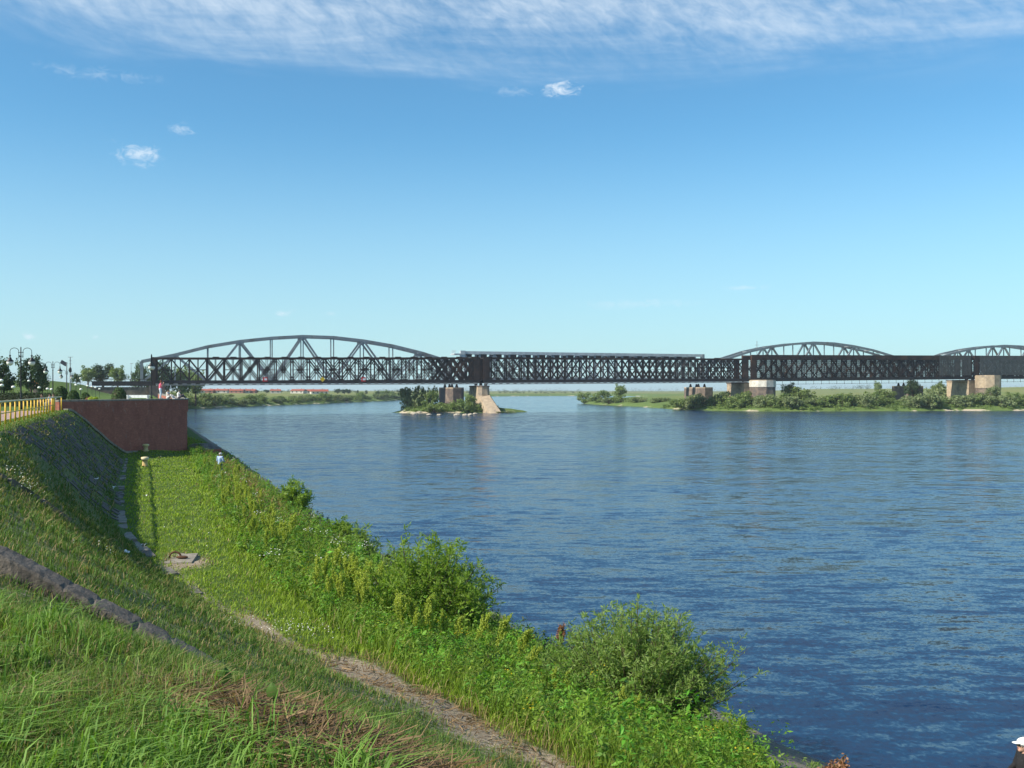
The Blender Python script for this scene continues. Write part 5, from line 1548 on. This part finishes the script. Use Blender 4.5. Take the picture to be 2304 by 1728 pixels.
H = np.where(on_top, .09 + .13 * sm(nz1, .4, .9), H)
H = np.where(on_top & (gu > 16), .10, H)
H = np.where(on_slope, .09 + .13 * nz2, H)
H = np.where(on_slope & (gu < 20), .07 + .10 * nz1, H)
H = np.where(on_berm, .075 + .07 * nz1 + .22 * sm(gv, gE - 2.2, gE - .4) * nz3, H)
H = np.where(outer, (.26 + .40 * nz1) * (1 - .4 * np.clip(low, 0, 1)) * np.where((gu < 17.5) & (gv > 8.8 + .42 * (gu - 12)), .3, 1), H)
H = H * (.55 + .8 * rng.random(n))
W = np.maximum(.0045, .00078 * d) * (.7 + .6 * rng.random(n)); W = np.where(on_top, W * 1.0, W)
ln = WIND * (.05 + .40 * rng.random((n, 1))) + rng.normal(size=(n, 2)) * .5
bend = np.clip(rng.normal(.35, .25, n), 0, 1); bend = np.where(on_top & (H > .18), np.clip(bend + .35, 0, 1), bend)
col = pal(n, (.070, .150, .022), (.125, .200, .036))
cb = pal(n, (.170, .275, .020), (.255, .350, .034)); col = np.where(on_berm[:, None], cb, col)
ct = pal(n, (.095, .180, .026), (.180, .260, .050), .25); col = np.where(on_top[:, None], ct, col)
cs = pal(n, (.065, .130, .020), (.115, .165, .032)); col = np.where((on_slope & (gu > 24))[:, None], cs, col)
co = pal(n, (.125, .225, .022), (.215, .300, .036)); col = np.where(outer[:, None], co, col)
red = np.exp(-((gv - gE - 2.0 - .03 * (gu - 70)) / 1.3) ** 2) * sm(gu, 42, 58) * (1 - sm(gu, 106, 112))
isred = rng.random(n) < .75 * red; col = np.where(isred[:, None], pal(n, (.23, .14, .065), (.32, .21, .10)), col); H = np.where(isred, H * 1.35, H)
dry = rng.random(n) < np.where(on_top, .22 + .28 * sm(nz3, .45, .8), np.where(on_slope, .20, .04)) + .5 * sm(bare, .15, .5); col = np.where(dry[:, None], pal(n, (.25, .19, .085), (.36, .28, .14)), col)
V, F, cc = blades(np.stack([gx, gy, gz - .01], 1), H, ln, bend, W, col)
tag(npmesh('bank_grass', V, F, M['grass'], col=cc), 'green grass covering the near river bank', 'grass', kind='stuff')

# long arching tufts in the foreground left
tv, tf, tc = [], [], []; nb_ = 0
tu = []
for _ in range(430):
    px = rng.uniform(-120, 900); py = rng.uniform(1330, 1830)
    if py < 1340 + .42 * max(px, 0): continue
    dd = 1.64 * 2250 / (py - 878); tu.append(((px - 1152) / 2250 * dd, dd))
for (x, y) in tu:
    u0, v0 = xy2uv(x, y)
    if v0 > np.interp(u0, BU, BV) + .35: continue
    if 3.6 < u0 < 6.3 and abs(v0 - (.2 + (5.7 - u0) * .65)) < .42 and rng.random() < .85: continue
    k = int(rng.integers(10, 26)); z = float(bank_z(u0, v0))
    P = np.stack([x + rng.normal(0, .05, k), y + rng.normal(0, .05, k), np.full(k, z - .01)], 1)
    big = rng.random() < .35
    Hh = rng.uniform(.12, .24, k) * (1.5 if big else 1)
    l = np.tile(np.array([.28, .12]) + rng.normal(size=2) * .22, (k, 1)) + rng.normal(size=(k, 2)) * .42
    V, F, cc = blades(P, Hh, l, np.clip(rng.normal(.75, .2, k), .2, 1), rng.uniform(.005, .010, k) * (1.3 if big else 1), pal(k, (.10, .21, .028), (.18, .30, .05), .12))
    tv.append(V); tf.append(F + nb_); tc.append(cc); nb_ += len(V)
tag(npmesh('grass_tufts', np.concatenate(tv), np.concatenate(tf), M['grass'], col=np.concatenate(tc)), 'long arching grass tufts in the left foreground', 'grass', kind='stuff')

# dry straw lying on the brow and over the trodden path
sx, sy = [], []
n = 7700; a_ = rng.normal(size=(n, 2))
tt5 = rng.random(6800); su = np.concatenate([5.75 - 2.0 * tt5 + .12 * a_[:6800, 0], 17.6 + 2.8 * a_[6800:, 0]])
sv_ = np.concatenate([+.18 + 1.25 * tt5 + .24 * a_[:6800, 1], 4.85 - (su[6800:] - 17.6) * .3 + .42 * a_[6800:, 1]])
sx, sy = uv2xy(su, sv_); sz = bank_z(su, sv_)
an = rng.uniform(0, 6.28, n); l = np.stack([np.cos(an), np.sin(an)], 1)
Hs = rng.uniform(.10, .30, n); P0_ = np.stack([sx, sy, sz + rng.uniform(.005, .07, n)], 1)
P1_ = P0_ + np.c_[l * Hs[:, None], rng.normal(0, .045, n)]; sdv = np.stack([-l[:, 1], l[:, 0], rng.normal(0, .6, n)], 1) * .0035
sdv *= np.where(np.arange(n) > 6800, 2.4, 1)[:, None]
V = np.stack([P0_ - sdv, P0_ + sdv, P1_ + sdv * .6, P1_ - sdv * .6], 1).reshape(-1, 3); F = np.arange(4 * n).reshape(n, 4)
tag(npmesh('dry_straw', V, F, M['grass'], col=np.repeat(pal(n, (.12, .072, .038), (.29, .195, .10), .28), 4, 0)), 'brown dry straw lying on the brow of the bank', 'straw', kind='stuff')

# leafy weeds along the outer edge of the berm
def weeds(name, label, pts, hts, leafsize, nl, c1, c2, flower=None):
    Vs, Fs, Cs = [], [], []; b0 = 0
    for (x, y, z), h in zip(pts, hts):
        k = max(5, int(nl * (.7 + .6 * rng.random())))
        t = rng.random(k) ** .7; ang = rng.uniform(0, 6.28, k); rad = (.10 + .22 * rng.random(k)) * h * (1.15 - .7 * t)
        P = np.stack([x + rad * np.cos(ang) + .1 * h * t, y + rad * np.sin(ang), z + h * (.08 + .92 * t)], 1)
        N = np.stack([.55 * np.cos(ang), .55 * np.sin(ang), np.full(k, .8)], 1) + rng.normal(size=(k, 3)) * .38; N /= np.linalg.norm(N, axis=1)[:, None]
        V, F = leaves(P, N, leafsize * (.45 + .9 * rng.random(k)) * (1.9 if rng.random() < .08 else 1), .34)
        hue = .75 + .5 * rng.random(3) * np.array([1, .8, .6]) + np.array([0, .08, 0]); Vs.append(V); Fs.append(F + b0); b0 += len(V); Cs.append(np.repeat(pal(k, c1, c2, .2) * hue, 4, 0))
        if flower is not None and rng.random() < flower[0]:
            k = int(rng.integers(5, 16)); P = np.stack([x + rng.normal(0, .12, k), y + rng.normal(0, .12, k), z + h * (.9 + .25 * rng.random(k))], 1)
            N = np.tile([0, -.3, 1.0], (k, 1)) + rng.normal(size=(k, 3)) * .3; N /= np.linalg.norm(N, axis=1)[:, None]
            V, F = leaves(P, N, flower[2], .9); Vs.append(V); Fs.append(F + b0); b0 += len(V); Cs.append(np.repeat(pal(k, flower[1], flower[1], .1), 4, 0))
    return tag(npmesh(name, np.concatenate(Vs), np.concatenate(Fs), M['weed'], col=np.concatenate(Cs)), label, 'weeds', kind='stuff')


def scatter_uv(n, u0, u1, f0, f1, power=1.0):
    u = u0 + (u1 - u0) * rng.random(n) ** power; e, wl = np.interp(u, EU, EV), np.interp(u, WU, WV)
    f = rng.uniform(f0, f1, n); v = e + (wl - e) * f
    x, y = uv2xy(u, v); return np.stack([x, y, bank_z(u, v) - .03], 1), u, v


P, u, v = scatter_uv(2300, 11.0, 30, -.06, .58)
P = P[in_view(P[:, 0], P[:, 1], P[:, 2], 100, 330) & ~((u < 18.5) & (v > 9.0 + .42 * (u - 12)))]
weeds('leafy_weeds', 'mass of leafy green weeds on the near lower bank', P, rng.uniform(.3, .8, len(P)) * np.where(rng.random(len(P)) < .15, 1.5, 1), .09, 42, (.100, .215, .024), (.185, .305, .042), (.022, (.62, .46, .02), .035))
P, u, v = scatter_uv(1700, 29, 104, -.15, .6, 1.4)
weeds('tall_herbs', 'band of tall green herbs along the outer edge of the berm', P, rng.uniform(.35, 1.05, len(P)), .125, 28, (.100, .205, .024), (.175, .285, .038), (.03, (.75, .75, .70), .06))
P, u, v = scatter_uv(330, 24, 70, .45, .95)
weeds('water_edge_weeds', 'dark scrubby weeds at the water edge of the bank', P, rng.uniform(.25, .7, len(P)), .15, 18, (.055, .095, .025), (.11, .14, .045))

# daisies and clover heads on the berm, flecks of litter on the slope
def flecks(name, label, cat, spots, n, size, col):
    P = []
    for (px, py, z, sxp, syp, k) in spots:
        for _ in range(k):
            qx, qy = px + rng.normal(0, sxp), py + rng.normal(0, syp); dd = z * 2250 / (878 - qy); x = (qx - 1152) / 2250 * dd
            uu_, vv_ = xy2uv(x, dd); P.append((x, dd, float(bank_z(uu_, vv_)) + rng.uniform(.05, .16)))
    P = np.array(P); N = np.tile([0, -.4, 1.0], (len(P), 1)) + rng.normal(size=P.shape) * .25; N /= np.linalg.norm(N, axis=1)[:, None]
    V, F = leaves(P, N, size * (.7 + .6 * rng.random(len(P))) * np.clip(P[:, 1] / 20, .6, 2.5), .9)
    tag(npmesh(name, V, F, M['weed'], col=np.tile(col, (len(V), 1))), label, cat, kind='stuff')


flecks('daisies', 'tiny white daisies and clover heads scattered in the grass', 'flowers',
       [(660, 1415, -5.7, 45, 12, 70), (430, 1195, -5.7, 40, 25, 12), (60, 1110, -3.0, 28, 16, 90), (245, 1280, -4.2, 18, 10, 14), (720, 1400, -5.8, 60, 20, 30),
        (520, 1420, -5.5, 20, 8, 14), (150, 1260, -3.4, 40, 20, 10), (380, 1080, -5.8, 40, 30, 5)], 0, .027, (.80, .80, .74))
lit = [(216, 1076, -4.6, 'slope'), (253, 1097, -5.3, 'slope'), (256, 1092, -5.3, 'slope'), (326, 1115, -5.7, 'berm'), (323, 1226, -5.6, 'berm'), (286, 1257, -5.0, 'slope')]
for i, (px, py, z, wh) in enumerate(lit):
    dd = z * 2250 / (878 - py); x = (px - 1152) / 2250 * dd; uu_, vv_ = xy2uv(x, dd); zz = float(bank_z(uu_, vv_)) + .06
    r = random.Random(i); mb = MB()
    V_ = [(x + a_ * .09 + r.uniform(-.04, .04), dd + b_ * .09, zz + r.uniform(0, .12)) for a_ in (-1, 0, 1) for b_ in (-1, 0, 1)]
    mb.add(V_, [(0, 3, 4, 1), (1, 4, 5, 2), (3, 6, 7, 4), (4, 7, 8, 5)])
    tag(mb.build('paper_scrap', M['white']), 'crumpled white paper scrap on the %s grass, %s from the left' % (wh, ORD[i]), 'litter', 'white paper scraps')

# ---- dock plants with yellow-green seed spikes
def dock_proto(seed, spike='dockspike', h=1.15, nl=9, basal=True):
    r = np.random.default_rng(seed); out = {}
    st = MB(); st.tube([(0, 0, -.08), (.02, .01, h * .5), (.06, .02, h)], [.012, .009, .004], 5)
    Ps, Ns = [], []
    nbr = 9
    for k in range(nbr):
        z0 = h * (.42 + .5 * k / nbr); L = h * (.34 - .026 * k); a = r.uniform(0, 6.28); e = Vector((math.cos(a) * .35 * L, math.sin(a) * .35 * L, z0 + L * .93))
        s0_ = Vector((.04 * z0, .01, z0)); st.tube([s0_, s0_.lerp(e, .5) + Vector((math.cos(a), math.sin(a), 0)) * .02, e], [.006, .005, .003], 4)
        for q in np.linspace(.12, 1, 15):
            c = s0_.lerp(e, float(q)); m_ = 7
            Ps.append(np.array(c) + r.normal(size=(m_, 3)) * .017); Ns.append(r.normal(size=(m_, 3)))
    for q in np.linspace(.5, 1.02, 22): Ps.append(np.array([.06 * q, .02 * q, h * q]) + r.normal(size=(8, 3)) * .018); Ns.append(r.normal(size=(8, 3)))
    P = np.concatenate(Ps); N = np.concatenate(Ns); N /= np.linalg.norm(N, axis=1)[:, None]
    V, F = leaves(P, N, .034, .75)
    o = npmesh('seed_spike', V, F, M[spike]); out['seed_spike'] = o.data; bpy.data.objects.remove(o)
    out['stem'] = st.mesh('stem', M['dockleaf'])
    if basal:
        lb = MB()
        for k in range(nl):
            a = k * 2.4 + r.uniform(-.3, .3); L = r.uniform(.24, .40); wd = L * .19; z0 = r.uniform(.02, .3) * h * .5
            rows = []
            for q, ww in ((0, .15), (.25, .85), (.55, 1.0), (.8, .6), (1, .03)):
                rr_ = .03 + L * q; zz = z0 + .26 * math.sin(q * 2.2) * L * 1.6
                for s in (-1, 0, 1): rows.append((rr_ * math.cos(a) - s * ww * wd * math.sin(a), rr_ * math.sin(a) + s * ww * wd * math.cos(a), zz + (.035 if s else 0)))
            lb.add(rows, [(i * 3 + j, i * 3 + j + 1, i * 3 + j + 4, i * 3 + j + 3) for i in range(4) for j in (0, 1)])
        out['basal_leaves'] = lb.mesh('basal_leaves', M['dockleaf'])
    return out


DOCK = [dock_proto(70 + k) for k in range(3)]
SORREL = [dock_proto(80 + k, 'sorrel', .8, 0, False) for k in range(2)]


def dock(label, x, y, rot, tiltx, tilty, scale, k, group='dock plants with yellow-green spikes', protos=None, name='dock_plant'):
    uu_, vv_ = xy2uv(x, y); rt = thing(name, label, 'plant', (x, y, float(bank_z(uu_, vv_))), group, rot, (scale,) * 3)
    rt.rotation_euler = (tiltx, tilty, rot)
    for nm, me in (protos or DOCK)[k].items(): link(nm, me, rt, False)
    return rt


# (top px, top py, depth)
near_docks = [(1035, 1383, 23.5, .22, 'curling dock spike at the left of the near row'), (1078, 1378, 23.2, .42, 'tall dock spike leaning right, second of the near row'),
              (1122, 1380, 23.0, .38, 'tall dock spike leaning right, third of the near row'), (1176, 1412, 22.5, .42, 'short dock spike leaning right at the end of the near row'),
              (1200, 1452, 22.0, .75, 'dock spike bent almost flat above the gravel'), (1248, 1508, 20.3, .02, 'upright dock spike, left of the near upright pair'),
              (1278, 1508, 20.3, .0, 'upright dock spike, right of the near upright pair'), (1398, 1545, 19.0, .05, 'large upright dock spike before the big willow bush, left one'),
              (1435, 1560, 18.8, .03, 'large upright dock spike before the big willow bush, right one')]
for i, (px, py, d, lean, lab) in enumerate(near_docks):
    x = (px - 1152) / 2250 * d - lean * .8; y = d; zt_ = (878 - py) / 2250 * d
    zg = float(bank_z(*xy2uv(x, y))); s_ = max(.7, min(1.7, (zt_ - zg) / (1.17 * math.cos(lean))))
    dock('yellow-green ' + lab, x, y, 0, 0, lean, s_, i % 3)
r = random.Random(3)
mid_d = []
for k in range(30): mid_d.append((r.gauss(812, 48), 1262 + r.gauss(30, 22)))
for k in range(58):
    t = r.random(); mid_d.append((490 + 150 * t + r.gauss(0, 22), 1046 + 150 * t + r.gauss(0, 14)))
for k in range(9): mid_d.append((r.gauss(940, 30), 1370 + r.gauss(0, 14)))
mid_d.sort()
cnt_d = [0, 0]
for i, (px, py) in enumerate(mid_d):
    far = px < 700; o_ = ORD[min(59, cnt_d[far])]; cnt_d[far] += 1
    zt_ = -5.1 if far else -5.2
    d = zt_ * 2250 / (878 - py); x = (px - 1152) / 2250 * d
    dock(('yellow-green dock in the dense patch before the middle bush, %s from the left' if not far else 'yellow-green dock in the long patch below the reddish grass, %s from the left') % o_,
         x, d, r.uniform(0, 6), r.uniform(-.1, .1), r.uniform(-.08, .2), r.uniform(.8, 1.25), r.randrange(3),
         'dock plants by the grey revetment' if not far else 'dock plants below the reddish grass')
for i, (px, py, d) in enumerate(((1845, 1688, 13.6), (1892, 1692, 14.2), (1938, 1716, 13.4), (1960, 1716, 13.8), (1985, 1718, 14.0), (2062, 1708, 13.2), (1192, 1428, 27), (1258, 1405, 27.5))):
    x = (px - 1152) / 2250 * d; zt_ = (878 - py) / 2250 * d; zg = float(bank_z(*xy2uv(x, d)))
    dock('reddish sorrel stalk at the bottom edge, %s from the left' % ORD[i] if i < 6 else 'reddish sorrel stalk between the two willow bushes, %s one' % ('left' if i == 6 else 'right'),
         x, d, i, 0, .1, max(.5, min(1.5, (zt_ - zg) / .82)), i % 2, 'reddish sorrel stalks', SORREL, 'sorrel_stalk')

# ---- burdock leaves in the foreground
def big_leaf(label, px, py, d, L, rot):
    x = (px - 1152) / 2250 * d; uu_, vv_ = xy2uv(x, d); z = float(bank_z(uu_, vv_)); rt = thing('burdock_leaf', label, 'plant', (x, d, z), None, rot)
    rows = []
    for q, ww in ((0, .12), (.12, .7), (.3, 1.0), (.55, .95), (.8, .55), (1, .03)):
        for s in (-1, -.5, 0, .5, 1): rows.append((s * ww * L * .38, -.10 * L * math.sin(q * 3) + .05 * L * abs(s), .10 + L * q))
    MB().add(rows, [(i * 5 + j, i * 5 + j + 1, i * 5 + j + 6, i * 5 + j + 5) for i in range(5) for j in range(4)]).build('blade', M['dockleaf'], rt, world=False, smooth=True)
    MB().tube([(0, 0, -.05), (0, 0, .11)], .008, 5).build('stalk', M['dockleaf'], rt, world=False)


big_leaf('single pale green pointed leaf standing below the cheek wall', 506, 1560, 5.6, .10, .3)
big_leaf('single dark green pointed leaf standing in the brown straw', 613, 1615, 5.2, .09, -.2)

# ---- large willow bushes of the near bank
def near_willow(label, cx, cy, z0, rad, h, mat, nst, leafL, seed, dirs=None, extra=()):
    r = np.random.default_rng(seed); rt = thing('willow_bush', label, 'bush', (cx, cy, z0), 'willow bushes of the near bank')
    st = MB(); Ps, Ts, Ss = [], [], []
    specs = []
    for k in range(nst):
        a = r.uniform(0, 6.28); q = r.random() ** .6; specs.append((a, q * rad, h * (1.05 - .55 * q ** 2) * r.uniform(.45, 1.22)))
    specs += list(extra)
    for (a, rr_, hh) in specs:
        b = Vector((math.cos(a) * rr_ * .35, math.sin(a) * rr_ * .35, -.15)); e = Vector((math.cos(a) * rr_, math.sin(a) * rr_, hh))
        m = b.lerp(e, .55) + Vector((r.normal() * .06, r.normal() * .06, .12 * hh))
        pts = [b.lerp(m, t) * (1 - t) + m.lerp(e, t) * t for t in np.linspace(0, 1, 7)]
        st.tube(pts, [.016, .014, .012, .010, .008, .005, .003], 4)
        nt_ = int(7 + hh * 5)
        for k in range(nt_):
            t = .12 + .88 * (k / nt_); c = b.lerp(m, t) * (1 - t) + m.lerp(e, t) * t
            tw = Vector((r.normal(), r.normal(), .55)).normalized() * r.uniform(.12, .34) * (1.15 - .5 * t)
            nl = int(r.integers(7, 13))
            for j in range(nl):
                f = (j + 1) / nl; Ps.append(np.array(c + tw * f) + r.normal(size=3) * .012); Ts.append(np.array(tw.normalized()) * .8 + r.normal(size=3) * .55); Ss.append(leafL * r.uniform(.6, 1.2))
    st.build('stems', M['bark'], rt, world=False)
    P, T, S_ = np.array(Ps), np.array(Ts), np.array(Ss)[:, None]; T /= np.linalg.norm(T, axis=1)[:, None]
    b = np.cross(T, rand_unit(len(P))); b /= np.linalg.norm(b, axis=1)[:, None]
    V = np.stack([P, P + T * S_ * .45 + b * S_ * .11, P + T * S_, P + T * S_ * .45 - b * S_ * .11], 1).reshape(-1, 3)
    npmesh('leaves', V, np.arange(4 * len(P)).reshape(-1, 4), M[mat], rt, world=False)


near_willow('large grey-green willow bush at the water edge in the right foreground', 2.65, 21.5, -7.05, 2.25, 2.05, 'leaf_near', 460, .125, 5,
            extra=((.2, .35, 2.35), (.5, .5, 2.2), (1.0, .3, 2.4), (-.2, .6, 2.15), (.3, .8, 2.3), (0.05, 2.5, 1.5), (-.1, 2.7, 1.1), (.1, 2.4, 1.7), (2.8, .9, 2.0), (2.4, 1.3, 1.9)))
near_willow('leafy yellow-green willow bush at the water edge in the middle of the bank', -2.45, 28.2, -6.75, 2.2, 2.2, 'leaf_near2', 260, .16, 6,
            extra=((2.9, .6, 2.9), (1.0, .5, 2.75), (.1, 1.1, 2.5), (0, 1.9, 1.5), (-.3, 2.0, 1.2)))
near_willow('rounded bush at the bank edge beyond the grey revetment', -13.2, 60.5, -7.3, 1.15, 1.6, 'leaf_near2', 46, .26, 7)
near_willow('small bush at the water edge beside the grey revetment', -8.6, 50.5, -7.6, 1.0, 1.1, 'leaf_near2', 34, .24, 8)
near_willow('dark low bush right of the grey revetment at the water', -6.9, 45.0, -7.6, 1.1, 1.3, 'leaf_near', 38, .22, 9)
near_willow('bright leafy bush at the bottom edge beside the concrete ramp', 4.05, 19.2, -7.4, .95, 1.05, 'leaf_near2', 60, .15, 10)
near_willow('small dark shrub at the water line on the concrete ramp', 6.1, 20.6, -8.3, .42, .55, 'leaf_near', 20, .10, 11)

# ================================================================== HAZE: the air over the river plain
hz = MB().box((0, 4300, 19.0), (19000, 10200, 66.0)).build('haze', M['water'])
hm = bpy.data.materials.new('river_haze'); hm.use_nodes = True; hm.node_tree.nodes.clear()
ht = NT(hm.node_tree); ho = ht.n('ShaderNodeOutputMaterial'); hv = ht.n('ShaderNodeVolumePrincipled')
hv.inputs['Color'].default_value = (.80, .90, 1.0, 1); hv.inputs['Density'].default_value = .00011; hv.inputs['Anisotropy'].default_value = .2
hm.node_tree.links.new(hv.outputs[0], ho.inputs['Volume'])
hz.data.materials.clear(); hz.data.materials.append(hm)
hz['kind'] = 'stuff'; hz['label'] = 'thin pale haze over the river plain'
